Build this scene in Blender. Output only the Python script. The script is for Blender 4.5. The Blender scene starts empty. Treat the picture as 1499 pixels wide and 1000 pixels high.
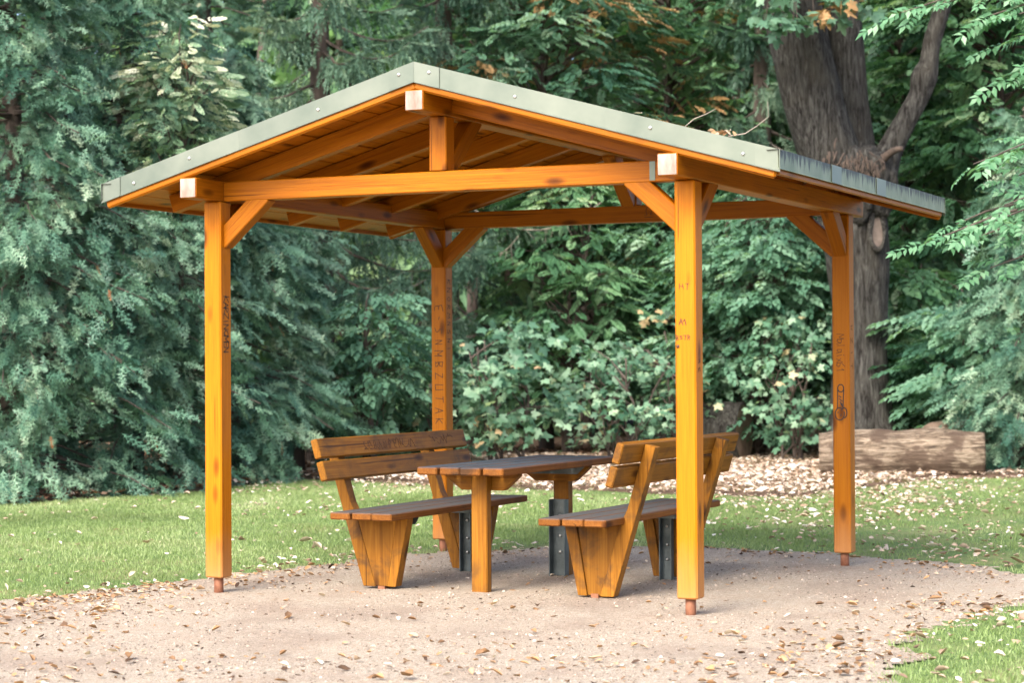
import bpy, bmesh, math, random
import numpy as np
from mathutils import Matrix, Vector

# ------------------------------------------------------------------ camera, sky, sun, exposure
S = bpy.context.scene
COL = S.collection
FPX, PITCH, ROLL, CAMH = 3048.1, 0.0116, -0.0057, 1.45
cp, sp = math.cos(PITCH), math.sin(PITCH)
cr, sr = math.cos(ROLL), math.sin(ROLL)
FWD = Vector((0, cp, sp)); R0 = Vector((1, 0, 0)); U0 = Vector((0, -sp, cp))
RIGHT = R0 * cr + U0 * sr; UPV = -R0 * sr + U0 * cr
cam = bpy.data.cameras.new("camera")
cam_ob = bpy.data.objects.new("camera", cam); COL.objects.link(cam_ob)
m = Matrix((RIGHT, UPV, -FWD)).transposed().to_4x4(); m.translation = (0, 0, CAMH)
cam_ob.matrix_world = m
cam.sensor_width = 36; cam.lens = FPX / 1499 * 36
cam.clip_start = 0.1; cam.clip_end = 1000
cam.dof.use_dof = True; cam.dof.focus_distance = 13.2; cam.dof.aperture_fstop = 3.2
S.camera = cam_ob

SUN_EL, SUN_AZ = math.radians(43), math.radians(-150)     # azimuth from +Y, clockwise seen from above
world = bpy.data.worlds.new("World"); S.world = world; world.use_nodes = True
nt = world.node_tree; nt.nodes.clear()
sky = nt.nodes.new("ShaderNodeTexSky"); sky.sky_type = 'NISHITA'; sky.sun_disc = False
sky.sun_elevation = SUN_EL; sky.sun_rotation = SUN_AZ
sky.air_density = 0.7; sky.dust_density = 4.0; sky.ozone_density = 0.4
bg = nt.nodes.new("ShaderNodeBackground"); bg.inputs[1].default_value = 0.14
wo = nt.nodes.new("ShaderNodeOutputWorld")
nt.links.new(sky.outputs[0], bg.inputs[0]); nt.links.new(bg.outputs[0], wo.inputs[0])
sun = bpy.data.lights.new("sun", 'SUN'); sun.energy = 1.25; sun.angle = math.radians(28)
sun.color = (1.0, 0.96, 0.90)
sun_ob = bpy.data.objects.new("sun", sun); COL.objects.link(sun_ob)
sd = Vector((math.sin(SUN_AZ) * math.cos(SUN_EL), math.cos(SUN_AZ) * math.cos(SUN_EL), math.sin(SUN_EL)))
sun_ob.rotation_euler = sd.to_track_quat('Z', 'Y').to_euler(); sun_ob.location = sd * 60
S.view_settings.view_transform = 'Standard'; S.view_settings.look = 'None'
S.view_settings.gamma = 1; S.view_settings.exposure = 1.95

rng = np.random.default_rng(11)
random.seed(5)


def W(x, y, depth):
    """point of the place seen at photo pixel x, y at a distance along the view"""
    return (FWD + RIGHT * ((x - 749.5) / FPX) + UPV * ((500 - y) / FPX)) * depth + Vector((0, 0, CAMH))


# ------------------------------------------------------------------ node helpers
def newmat(name):
    mt = bpy.data.materials.new(name); mt.use_nodes = True
    t = mt.node_tree; t.nodes.clear()
    out = t.nodes.new("ShaderNodeOutputMaterial")
    return mt, t, out


def N(t, kind, **kw):
    n = t.nodes.new("ShaderNode" + kind)
    for k, v in kw.items():
        if k.startswith("i_"):
            n.inputs[int(k[2:]) if k[2:].isdigit() else k[2:].replace("_", " ")].default_value = v
        else:
            setattr(n, k, v)
    return n


def ramp(t, fac, stops, interp='LINEAR'):
    r = t.nodes.new("ShaderNodeValToRGB"); e = r.color_ramp.elements
    r.color_ramp.interpolation = interp
    while len(e) < len(stops): e.new(0.5)
    for el, (p, c) in zip(e, stops):
        el.position = p; el.color = (c[0], c[1], c[2], 1) if not isinstance(c, (int, float)) else (c, c, c, 1)
    t.links.new(fac, r.inputs[0]); return r.outputs[0]


def mixc(t, fac, a, b, mode='MIX'):
    n = t.nodes.new("ShaderNodeMix"); n.data_type = 'RGBA'; n.blend_type = mode
    for s, v in ((n.inputs[0], fac), (n.inputs[6], a), (n.inputs[7], b)):
        if hasattr(v, 'links'): t.links.new(v, s)
        else: s.default_value = v if isinstance(v, (int, float)) else (*v, 1)
    return n.outputs[2]


def math_(t, op, a, b=0.0, clamp=False):
    n = t.nodes.new("ShaderNodeMath"); n.operation = op; n.use_clamp = clamp
    for s, v in ((n.inputs[0], a), (n.inputs[1], b)):
        if hasattr(v, 'links'): t.links.new(v, s)
        else: s.default_value = v
    return n.outputs[0]


def objcoord(t, scale=(1, 1, 1), rnd=True):
    tc = t.nodes.new("ShaderNodeTexCoord"); v = tc.outputs['Object']
    if rnd:
        oi = t.nodes.new("ShaderNodeObjectInfo")
        k = math_(t, 'MULTIPLY', oi.outputs['Random'], 57.0)
        a = t.nodes.new("ShaderNodeVectorMath"); a.operation = 'ADD'
        t.links.new(v, a.inputs[0]); t.links.new(k, a.inputs[1]); v = a.outputs[0]
    mp = t.nodes.new("ShaderNodeMapping"); mp.inputs['Scale'].default_value = scale
    t.links.new(v, mp.inputs[0]); return mp.outputs[0]


def noise(t, vec, scale=1.0, detail=4.0, rough=0.55, dist=0.0):
    n = t.nodes.new("ShaderNodeTexNoise"); n.inputs['Scale'].default_value = scale
    n.inputs['Detail'].default_value = detail; n.inputs['Roughness'].default_value = rough
    n.inputs['Distortion'].default_value = dist
    t.links.new(vec, n.inputs['Vector']); return n.outputs[0]


def finish(t, out, color, rough=0.6, bump=None, bstr=0.3, bdist=0.01, metal=0.0, spec=0.5, coat=0.0):
    p = t.nodes.new("ShaderNodeBsdfPrincipled")
    for s, v in ((p.inputs['Base Color'], color), (p.inputs['Roughness'], rough)):
        if hasattr(v, 'links'): t.links.new(v, s)
        else: s.default_value = v if isinstance(v, (int, float)) else (*v, 1)
    p.inputs['Metallic'].default_value = metal
    p.inputs['Specular IOR Level'].default_value = spec
    p.inputs['Coat Weight'].default_value = coat; p.inputs['Coat Roughness'].default_value = 0.25
    if bump is not None:
        b = t.nodes.new("ShaderNodeBump"); b.inputs['Strength'].default_value = bstr
        b.inputs['Distance'].default_value = bdist
        t.links.new(bump, b.inputs['Height']); t.links.new(b.outputs[0], p.inputs['Normal'])
    t.links.new(p.outputs[0], out.inputs[0]); return p


def wood(name, dark, mid, light, knots=True, foot=False, weather=None, stain=0.0, coat=0.0, rough=0.42, vert=False):
    mt, t, out = newmat(name)
    ax = (lambda a, b, c: (c, b, a)) if vert else (lambda a, b, c: (a, b, c))
    v = objcoord(t, ax(0.7, 22, 22))
    g = noise(t, v, 1.6, 5, 0.6, 1.2)
    fine = noise(t, objcoord(t, ax(3, 160, 160)), 1.0, 3, 0.6)
    big = noise(t, objcoord(t, ax(1.2, 2, 2)), 1.0, 2, 0.5)
    k = math_(t, 'ADD', math_(t, 'MULTIPLY', g, 0.5), math_(t, 'MULTIPLY', fine, 0.5))
    c = ramp(t, k, [(0.30, dark), (0.5, mid), (0.70, light)])
    oi = t.nodes.new("ShaderNodeObjectInfo")
    hs = t.nodes.new("ShaderNodeHueSaturation")
    t.links.new(c, hs.inputs['Color'])
    t.links.new(math_(t, 'ADD', math_(t, 'MULTIPLY', oi.outputs['Random'], 0.22),
                      math_(t, 'ADD', math_(t, 'MULTIPLY', big, 0.35), 0.70)), hs.inputs['Value'])
    c = hs.outputs[0]
    if knots:
        vo = t.nodes.new("ShaderNodeTexVoronoi"); vo.inputs['Scale'].default_value = 1.0
        t.links.new(objcoord(t, ax(2.6, 7.5, 7.5)), vo.inputs['Vector'])
        kk = ramp(t, vo.outputs['Distance'], [(0.06, 0.95), (0.13, 0.7), (0.24, 0.0)])
        c = mixc(t, kk, c, (dark[0] * 0.35, dark[1] * 0.3, dark[2] * 0.3))
    ck = noise(t, objcoord(t, ax(0.9, 34, 34)), 1.0, 2, 0.5)
    c = mixc(t, ramp(t, ck, [(0.685, 0.0), (0.72, 0.75)]), c, (dark[0] * .3, dark[1] * .25, dark[2] * .3))
    if stain:
        s = noise(t, objcoord(t, (3, 3.5, 3.5)), 1.3, 4, 0.6, 0.6)
        c = mixc(t, ramp(t, s, [(0.5, 0.0), (0.68, stain)]), c, (0.035, 0.022, 0.014))
    if foot:
        tc = t.nodes.new("ShaderNodeTexCoord"); sx = t.nodes.new("ShaderNodeSeparateXYZ")
        t.links.new(tc.outputs['Object'], sx.inputs[0])
        nn = noise(t, objcoord(t, (4, 9, 9)), 1.0, 3)
        f = math_(t, 'ADD', math_(t, 'MULTIPLY', sx.outputs[0], -1.0), math_(t, 'MULTIPLY', nn, 0.35))
        c = mixc(t, ramp(t, math_(t, 'SUBTRACT', f, 0.92), [(0.12, 0.0), (0.48, 0.45)]), c, (0.40, 0.23, 0.12))
    if weather:
        tc = t.nodes.new("ShaderNodeNewGeometry"); sx = t.nodes.new("ShaderNodeSeparateXYZ")
        t.links.new(tc.outputs['True Normal'], sx.inputs[0])
        wn = noise(t, objcoord(t, (2.0, 16, 16)), 1.4, 5, 0.65)
        f = math_(t, 'MULTIPLY', ramp(t, sx.outputs[2], [(0.5, 0.0), (0.9, 1.0)]), ramp(t, wn, [(0.4, 1.0), (0.75, 0.7)]))
        c = mixc(t, f, c, weather)
    bh = math_(t, 'ADD', math_(t, 'MULTIPLY', fine, 0.5), g)
    finish(t, out, c, rough, bh, 0.35, 0.004, spec=0.1 if weather else 0.16, coat=coat)
    return mt


def leafmat(name, stops, obj=False, trans=0.38, rough=0.45, spec=0.35):
    mt, t, out = newmat(name)
    if obj:
        f = t.nodes.new("ShaderNodeObjectInfo").outputs['Random']
    else:
        a = t.nodes.new("ShaderNodeAttribute"); a.attribute_name = 'tint'; f = a.outputs['Fac']
    c = ramp(t, f, stops)
    p = t.nodes.new("ShaderNodeBsdfPrincipled"); t.links.new(c, p.inputs['Base Color'])
    p.inputs['Roughness'].default_value = rough; p.inputs['Specular IOR Level'].default_value = spec
    tr = t.nodes.new("ShaderNodeBsdfTranslucent")
    t.links.new(mixc(t, 1.0, c, (1.25, 1.3, 0.75), 'MULTIPLY'), tr.inputs[0])
    mx = t.nodes.new("ShaderNodeMixShader"); mx.inputs[0].default_value = trans
    t.links.new(p.outputs[0], mx.inputs[1]); t.links.new(tr.outputs[0], mx.inputs[2])
    t.links.new(mx.outputs[0], out.inputs[0]); return mt


def plain(name, c1, c2, scale=20, rough=0.6, metal=0.0, bstr=0.2, spec=0.5, vs=(1, 1, 1)):
    mt, t, out = newmat(name)
    n = noise(t, objcoord(t, vs), scale, 4, 0.6)
    finish(t, out, ramp(t, n, [(0.3, c1), (0.7, c2)]), rough, n, bstr, 0.004, metal, spec)
    return mt


M = {}
M['pine'] = wood('glazed_pine', (0.185, 0.050, 0.0015), (0.325, 0.099, 0.0025), (0.40, 0.136, 0.004))
M['post'] = wood('glazed_post_pine', (0.31, 0.090, 0.0015), (0.415, 0.133, 0.003), (0.48, 0.170, 0.005), foot=True)
M['board'] = wood('ceiling_pine', (0.20, 0.055, 0.0015), (0.35, 0.106, 0.0025), (0.44, 0.148, 0.004))
M['oak'] = wood('bench_wood', (0.11, 0.038, 0.004), (0.215, 0.085, 0.007), (0.30, 0.132, 0.015), stain=0.5, coat=0.0, rough=0.55)
M['oak_v'] = wood('bench_leg_wood', (0.11, 0.038, 0.004), (0.215, 0.085, 0.007), (0.30, 0.132, 0.015), stain=0.75, vert=True, coat=0.0, rough=0.55)
M['oak_top'] = wood('weathered_seat_wood', (0.09, 0.030, 0.008), (0.17, 0.062, 0.012), (0.24, 0.098, 0.022), stain=0.5,
                    weather=(0.066, 0.070, 0.074), coat=0.0, rough=0.62)
M['oak_table'] = wood('weathered_sky_tinted_table_wood', (0.09, 0.030, 0.008), (0.17, 0.062, 0.012), (0.25, 0.102, 0.024), stain=0.8,
                      weather=(0.042, 0.060, 0.078), coat=0.0, rough=0.6)  # weathered grey, with blue painted in for sky reflected on the top
M['endgrain'] = plain('white_painted_end_grain', (0.20, 0.135, 0.10), (0.37, 0.31, 0.27), 6, 0.7, vs=(1, 3, 1))
M['zinc'] = plain('grey_green_sheet_metal', (0.105, 0.135, 0.108), (0.18, 0.205, 0.165), 2.6, 0.38, 0.4, 0.03)
M['rust'] = plain('rusty_steel_pin', (0.16, 0.06, 0.03), (0.30, 0.13, 0.07), 18, 0.75, 0.2)
M['steel'] = plain('galvanised_steel', (0.05, 0.065, 0.068), (0.15, 0.18, 0.185), 7, 0.45, 0.6, 0.05)
M['bolt'] = plain('bright_bolt_metal', (0.5, 0.5, 0.48), (0.7, 0.7, 0.68), 9, 0.35, 0.8)
M['felt'] = plain('mossy_roof_felt', (0.045, 0.055, 0.04), (0.10, 0.11, 0.075), 6, 0.95)
M['ink'] = plain('black_marker_ink', (0.012, 0.01, 0.009), (0.02, 0.016, 0.014), 30, 0.6)
M['scratch'] = plain('dark_scratch', (0.05, 0.02, 0.008), (0.09, 0.035, 0.012), 30, 0.8)

# stained metal of the eave: black algae drips running down from its upper edge
mt, t, out = newmat('algae_stained_sheet_metal')
tc = t.nodes.new("ShaderNodeTexCoord"); sx = t.nodes.new("ShaderNodeSeparateXYZ"); t.links.new(tc.outputs['Object'], sx.inputs[0])
st = noise(t, objcoord(t, (38, 1, 1.0)), 1.0, 3, 0.7)
z = math_(t, 'MULTIPLY', sx.outputs[2], 9.0)
f = math_(t, 'ADD', z, math_(t, 'MULTIPLY', st, 3.0))
base = ramp(t, noise(t, objcoord(t, (6, 1, 1.5)), 1.0, 3), [(0.35, (0.15, 0.185, 0.11)), (0.65, (0.25, 0.28, 0.185))])
finish(t, out, mixc(t, ramp(t, math_(t, 'SUBTRACT', f, 0.95), [(0.20, 0.0), (0.40, 0.97)]), base, (0.012, 0.012, 0.009)), 0.45, metal=0.3)
M['algae'] = mt


# ------------------------------------------------------------------ object helpers
def link(name, mesh, mat, parent=None, smooth=False):
    o = bpy.data.objects.new(name, mesh); COL.objects.link(o)
    if mat and not mesh.materials: mesh.materials.append(mat)
    if parent: o.parent = parent
    if smooth: mesh.polygons.foreach_set('use_smooth', [True] * len(mesh.polygons))
    return o


def tag(o, label=None, cat=None, group=None, kind=None):
    if label: o['label'] = label
    if cat: o['category'] = cat
    if group: o['group'] = group
    if kind: o['kind'] = kind
    return o


def thing(name, loc, rz, label, cat, group=None):
    o = bpy.data.objects.new(name, None); COL.objects.link(o)
    o.empty_display_size = 0.2; o.location = loc; o.rotation_euler = (0, 0, rz)
    return tag(o, label, cat, group)


def mesh_np(name, V, F, tint=None):
    V = np.asarray(V, np.float32).reshape(-1, 3); F = np.asarray(F, np.int32)
    k = F.shape[1]
    me = bpy.data.meshes.new(name)
    me.vertices.add(len(V)); me.vertices.foreach_set('co', V.ravel())
    me.loops.add(F.size); me.loops.foreach_set('vertex_index', F.ravel())
    me.polygons.add(len(F)); me.polygons.foreach_set('loop_start', np.arange(0, F.size, k, dtype=np.int32))
    me.polygons.foreach_set('loop_total', np.full(len(F), k, np.int32))
    if tint is not None:
        a = me.attributes.new('tint', 'FLOAT', 'POINT'); a.data.foreach_set('value', np.asarray(tint, np.float32))
    me.update(calc_edges=True); return me


def frame(p0, p1, up=(0, 0, 1)):
    p0, p1 = Vector(p0), Vector(p1); x = (p1 - p0).normalized()
    y = Vector(up).cross(x).normalized(); zz = x.cross(y)
    mm = Matrix((x, y, zz)).transposed().to_4x4(); mm.translation = (p0 + p1) / 2
    return mm, (p1 - p0).length


def bm_mesh(name, bm):
    me = bpy.data.meshes.new(name); bm.normal_update(); bm.to_mesh(me); bm.free(); return me


def beam(name, p0, p1, w, h, mat, parent, up=(0, 0, 1), bev=0.006, cut0=0.0, cut1=0.0):
    """squared timber from p0 to p1; cut0 / cut1 shear its ends (x offset per unit local z)"""
    mm, L = frame(p0, p1, up)
    bm = bmesh.new(); bmesh.ops.create_cube(bm, size=1)
    for v in bm.verts:
        zz = v.co.z * h; x = v.co.x * L
        x += (cut0 if v.co.x < 0 else cut1) * zz
        v.co = (x, v.co.y * w, zz)
    if bev: bmesh.ops.bevel(bm, geom=bm.edges[:], offset=bev, segments=1, affect='EDGES')
    o = link(name, bm_mesh(name, bm), mat, parent); o.matrix_basis = mm; return o


def prism(name, poly, depth, mat, parent, mm, bev=0.004):
    """polygon in local XZ extruded along local Y (0..depth)"""
    bm = bmesh.new()
    a = [bm.verts.new((x, 0, zz)) for x, zz in poly]
    f = bm.faces.new(a); r = bmesh.ops.extrude_face_region(bm, geom=[f])
    bmesh.ops.translate(bm, verts=[e for e in r['geom'] if isinstance(e, bmesh.types.BMVert)], vec=(0, depth, 0))
    bmesh.ops.recalc_face_normals(bm, faces=bm.faces[:])
    if bev: bmesh.ops.bevel(bm, geom=bm.edges[:], offset=bev, segments=1, affect='EDGES')
    o = link(name, bm_mesh(name, bm), mat, parent); o.matrix_basis = mm; return o


def tube_geo(pts, rad, n=8, caps=True):
    pts = np.asarray(pts, float); rad = np.broadcast_to(np.asarray(rad, float), (len(pts),))
    T = np.gradient(pts, axis=0); T /= np.linalg.norm(T, axis=1, keepdims=True) + 1e-9
    ref = np.array([0.31, 0.17, 0.93]) if abs(T[0][2]) < 0.8 else np.array([1.0, 0.1, 0.05])
    A = np.cross(T, ref); A /= np.linalg.norm(A, axis=1, keepdims=True) + 1e-9; B = np.cross(T, A)
    th = np.linspace(0, 2 * np.pi, n, endpoint=False)
    V = pts[:, None] + rad[:, None, None] * (np.cos(th)[None, :, None] * A[:, None] + np.sin(th)[None, :, None] * B[:, None])
    V = V.reshape(-1, 3); F = []
    for i in range(len(pts) - 1):
        for j in range(n):
            a, b = i * n + j, i * n + (j + 1) % n
            F += [(a, b, b + n), (a, b + n, a + n)]
    if caps:
        for i, s in ((0, 1), (len(pts) - 1, -1)):
            V = np.vstack([V, pts[i]]); c = len(V) - 1
            for j in range(n):
                a, b = i * n + j, i * n + (j + 1) % n
                F.append((c, b, a) if s > 0 else (c, a, b))
    return V, np.array(F, int)


class Geo:
    def __init__(s): s.V = []; s.F = []; s.T = []; s.n = 0
    def add(s, V, F, tint=0.5):
        V = np.asarray(V, float).reshape(-1, 3); F = np.asarray(F, int)
        s.V.append(V); s.F.append(F + s.n); s.T.append(np.broadcast_to(tint, (len(V),))); s.n += len(V)
    def mesh(s, name): return mesh_np(name, np.vstack(s.V), np.vstack(s.F), np.concatenate(s.T))


def vnoise(x, y, seed=0):
    """smooth value noise on the plane, about -1..1"""
    xi, yi = np.floor(x).astype(np.int64), np.floor(y).astype(np.int64); fx, fy = x - xi, y - yi
    fx, fy = fx * fx * (3 - 2 * fx), fy * fy * (3 - 2 * fy)
    def hsh(a, b):
        k = (a * 374761393 + b * 668265263 + seed * 1274126177) & 0x7fffffff
        k = ((k ^ (k >> 13)) * 1274126177) & 0x7fffffff
        return (k % 100003) / 50001.5 - 1
    return (hsh(xi, yi) * (1 - fx) + hsh(xi + 1, yi) * fx) * (1 - fy) + (hsh(xi, yi + 1) * (1 - fx) + hsh(xi + 1, yi + 1) * fx) * fy


def inside(P, poly):
    x, y = P[:, 0], P[:, 1]; r = np.zeros(len(P), bool); n = len(poly)
    for i in range(n):
        (x0, y0), (x1, y1) = poly[i], poly[(i + 1) % n]
        c = (y0 > y) != (y1 > y)
        with np.errstate(divide='ignore', invalid='ignore'):
            r ^= c & (x < (x1 - x0) * (y - y0) / (y1 - y0) + x0)
    return r


def edge_dist(P, line):
    d = np.full(len(P), 1e9)
    for (x0, y0), (x1, y1) in zip(line[:-1], line[1:]):
        e = np.array([x1 - x0, y1 - y0]); tt = np.clip(((P - [x0, y0]) @ e) / (e @ e), 0, 1)
        d = np.minimum(d, np.linalg.norm(P - np.array([x0, y0]) - tt[:, None] * e, axis=1))
    return d


# ------------------------------------------------------------------ ground
GE = [(-12, 11.6), (-6, 11.9), (-4.2, 12.3), (-3.16, 12.82), (-2.47, 13.69), (-2.1, 14.2), (-1.8, 14.73), (-1.27, 15.36), (-1.0, 15.9), (-.6, 16.28),
      (.16, 16.6), (.8, 16.5), (1.64, 16.25), (2.43, 15.85), (2.79, 15.5), (3.18, 14.94), (3.55, 14.1), (4.6, 13.5), (7, 13.0), (12, 12.8)]
GE2 = [(12, 11.4), (7, 11.9), (4.2, 12.55), (3.0, 12.51), (2.34, 11.26), (2.02, 10.6), (1.52, 9.47), (0.85, 8.0), (0.6, 5.5), (0.6, 2)]
GRAVEL = GE + GE2 + [(-12, 2)]
LAWN_BACK = [(-12, 20), (-8, 21.2), (-5.4, 22.1), (-3.95, 24.0), (-3.15, 25.9), (-2.6, 26.6), (-1.6, 26.0), (0, 24.6), (1.2, 23.6), (2.27, 23.1),
             (3.2, 22.6), (4.2, 24.6), (5.2, 26.2), (7, 26.4), (12, 26)]
LAWN = LAWN_BACK + [(12, 12.6)] + GE[::-1][1:-1] + [(-12, 11.6)]
LAWN2 = GE2 + [(12, 2)]


def jit(P, amp=0.14, s=3.0):
    return P + amp * np.stack([vnoise(P[:, 0] * s, P[:, 1] * s, 3) + 0.5 * vnoise(P[:, 0] * s * 3, P[:, 1] * s * 3, 5),
                               vnoise(P[:, 0] * s, P[:, 1] * s, 4) + 0.5 * vnoise(P[:, 0] * s * 3, P[:, 1] * s * 3, 6)], 1)


def in_gravel(P): return inside(jit(P), GRAVEL)
def in_lawn(P): return (inside(jit(P, 0.2), LAWN) | inside(jit(P), LAWN2)) & ~in_gravel(P)


PAV = np.array([0.2382, 14.1403]); TH = 0.4392
def to_world(u, v): return (PAV[0] + u * math.cos(TH) + v * math.sin(TH), PAV[1] - u * math.sin(TH) + v * math.cos(TH))


GZ = -0.024       # the trodden ground lies a little below the feet of the posts


def height(x, y):
    h = 0.006 * vnoise(x * 1.4, y * 1.4, 8) + 0.004 * vnoise(x * 4, y * 4, 9) + 0.016
    # trodden hollows in front of the benches
    for u, v, r, d in ((-0.42, -0.45, 0.42, 0.012), (0.22, -0.4, 0.45, 0.014), (-0.35, 0.5, 0.4, 0.01)):
        wx, wy = to_world(u, v); h = h - d * np.exp(-((x - wx) ** 2 + (y - wy) ** 2) / r ** 2)
    return np.maximum(h, 0.003) + GZ


def cells(x0, x1, y0, y1, step, test, zoff, hf):
    nx, ny = int((x1 - x0) / step) + 1, int((y1 - y0) / step) + 1
    gx, gy = np.meshgrid(x0 + np.arange(nx) * step, y0 + np.arange(ny) * step)
    V = np.stack([gx.ravel(), gy.ravel(), np.zeros(nx * ny)], 1)
    V[:, 2] = hf(V[:, 0], V[:, 1]) + zoff
    i, j = np.meshgrid(np.arange(nx - 1), np.arange(ny - 1)); a = (j * nx + i).ravel()
    C = np.stack([x0 + (i.ravel() + .5) * step, y0 + (j.ravel() + .5) * step], 1)
    k = test(C); F = np.stack([a, a + 1, a + nx + 1, a + nx], 1)[k]
    u, inv = np.unique(F, return_inverse=True)
    return V[u], inv.reshape(F.shape)


mt, t, out = newmat('leaf_mould_soil')
v = N(t, 'TexCoord').outputs['Object']
n1 = noise(t, v, 7, 6, 0.7); n2 = noise(t, v, 45, 4, 0.7)
c = ramp(t, n2, [(0.3, (0.06, 0.038, 0.026)), (0.5, (0.14, 0.09, 0.06)), (0.68, (0.27, 0.18, 0.125))])
finish(t, out, mixc(t, ramp(t, n1, [(0.4, 0.0), (0.7, 0.6)]), c, (0.10, 0.07, 0.05)), 0.95, n2, 0.8, 0.03, spec=0.2)
M['soil'] = mt
mt, t, out = newmat('lawn_turf')
v = N(t, 'TexCoord').outputs['Object']
c = ramp(t, noise(t, v, 30, 5, 0.7), [(0.3, (0.055, 0.095, 0.03)), (0.55, (0.115, 0.18, 0.055)), (0.7, (0.23, 0.22, 0.10))])
c = mixc(t, ramp(t, noise(t, v, 1.3, 3), [(0.45, 0.0), (0.7, 0.5)]), c, (0.28, 0.25, 0.12))
finish(t, out, c, 0.9, noise(t, v, 60, 3), 0.6, 0.02, spec=0.2)
M['turf'] = mt
mt, t, out = newmat('fine_tan_gravel')
v = N(t, 'TexCoord').outputs['Object']
a = noise(t, v, 3.2, 4, 0.6); b = noise(t, v, 90, 4, 0.75); vo = N(t, 'TexVoronoi'); vo.inputs['Scale'].default_value = 130
t.links.new(v, vo.inputs['Vector'])
c = ramp(t, b, [(0.34, (0.165, 0.134, 0.096)), (0.49, (0.345, 0.295, 0.224)), (0.64, (0.52, 0.455, 0.36))])
c = mixc(t, ramp(t, a, [(0.35, 0.0), (0.7, 0.45)]), c, (0.33, 0.252, 0.18))
c = mixc(t, math_(t, 'MULTIPLY', ramp(t, vo.outputs['Color'], [(0.55, 0.0), (0.9, 0.6)]), 0.7), c, (0.62, 0.55, 0.50))
c = mixc(t, ramp(t, noise(t, v, 24, 4, 0.75), [(0.38, 0.45), (0.52, 0.0)]), c, (0.20, 0.15, 0.108))
c = mixc(t, ramp(t, noise(t, v, 1.1, 3, 0.6), [(0.48, 0.0), (0.66, 0.45)]), c, (0.20, 0.145, 0.112))
finish(t, out, c, 0.95, math_(t, 'ADD', b, math_(t, 'MULTIPLY', vo.outputs['Distance'], 0.6)), 0.8, 0.012, spec=0.2)
M['gravel'] = mt

gx = np.concatenate([[-160, -60, -25], np.linspace(-14, 14, 57), [25, 60, 160]])
gy = np.concatenate([[-60, -20, -5], np.linspace(0, 60, 121), [90, 220]])
X, Y = np.meshgrid(gx, gy); Vg = np.stack([X.ravel(), Y.ravel(), np.zeros(X.size)], 1)
bump = 0.05 * vnoise(Vg[:, 0] * .6, Vg[:, 1] * .6, 2) + 0.03
back = np.clip((Vg[:, 1] - 23.5) / 3, 0, 1) * np.clip((14 - abs(Vg[:, 0])) / 2, 0, 1)
Vg[:, 2] = back * np.maximum(bump, 0) * ~inside(Vg[:, :2], LAWN) + GZ
nx = len(gx); i, j = np.meshgrid(np.arange(nx - 1), np.arange(len(gy) - 1)); a = (j * nx + i).ravel()
ground = link('ground', mesh_np('ground', Vg, np.stack([a, a + 1, a + nx + 1, a + nx], 1)), M['soil'], smooth=True)
tag(ground, 'brown leaf mould soil under the trees', kind='structure')
hl = lambda x, y: 0.012 * vnoise(x * 1.1, y * 1.1, 12) + 0.012
lawn_wide = lambda P_: in_lawn(P_) | in_lawn(P_ + [0.12, 0]) | in_lawn(P_ - [0.12, 0]) | in_lawn(P_ + [0, 0.12]) | in_lawn(P_ - [0, 0.12])
Vl, Fl = cells(-10, 9, 3, 27, 0.1, lawn_wide, 0.006, lambda x, y: np.maximum(hl(x, y), 0) + GZ)
lawn = tag(link('lawn', mesh_np('lawn', Vl, Fl), M['turf'], smooth=True), 'green lawn between the gravel and the trees', kind='structure')
grav_wide = lambda P_: in_gravel(P_) | in_gravel(P_ + [0.05, 0]) | in_gravel(P_ - [0.05, 0]) | in_gravel(P_ + [0, 0.05]) | in_gravel(P_ - [0, 0.05])
Vr, Fr = cells(-8, 8, 4, 17, 0.065, grav_wide, 0.010, height)
gravel = tag(link('gravel_path', mesh_np('gravel_path', Vr, Fr), M['gravel'], smooth=True), 'tan trodden gravel under and around the shelter', kind='structure')

# ------------------------------------------------------------------ pavilion
PH = math.pi
pav = thing('pavilion', (PAV[0], PAV[1], 0), -TH, 'open orange timber shelter with four posts and a metal trimmed gable roof', 'pavilion')
A = 1.61; B = 1.583; ZT = 2.517; ZF = 0.1; PW = 0.126
VF = 0.3234; HALF = 2.2632; ZE, ZR = 2.6309, 3.2666; SL = (ZR - ZE) / HALF
VERGE = B + VF


def top(u): return ZR - SL * abs(u)           # outer roof line
def ceil(u): return top(u) - 0.122            # underside of the boards


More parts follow.
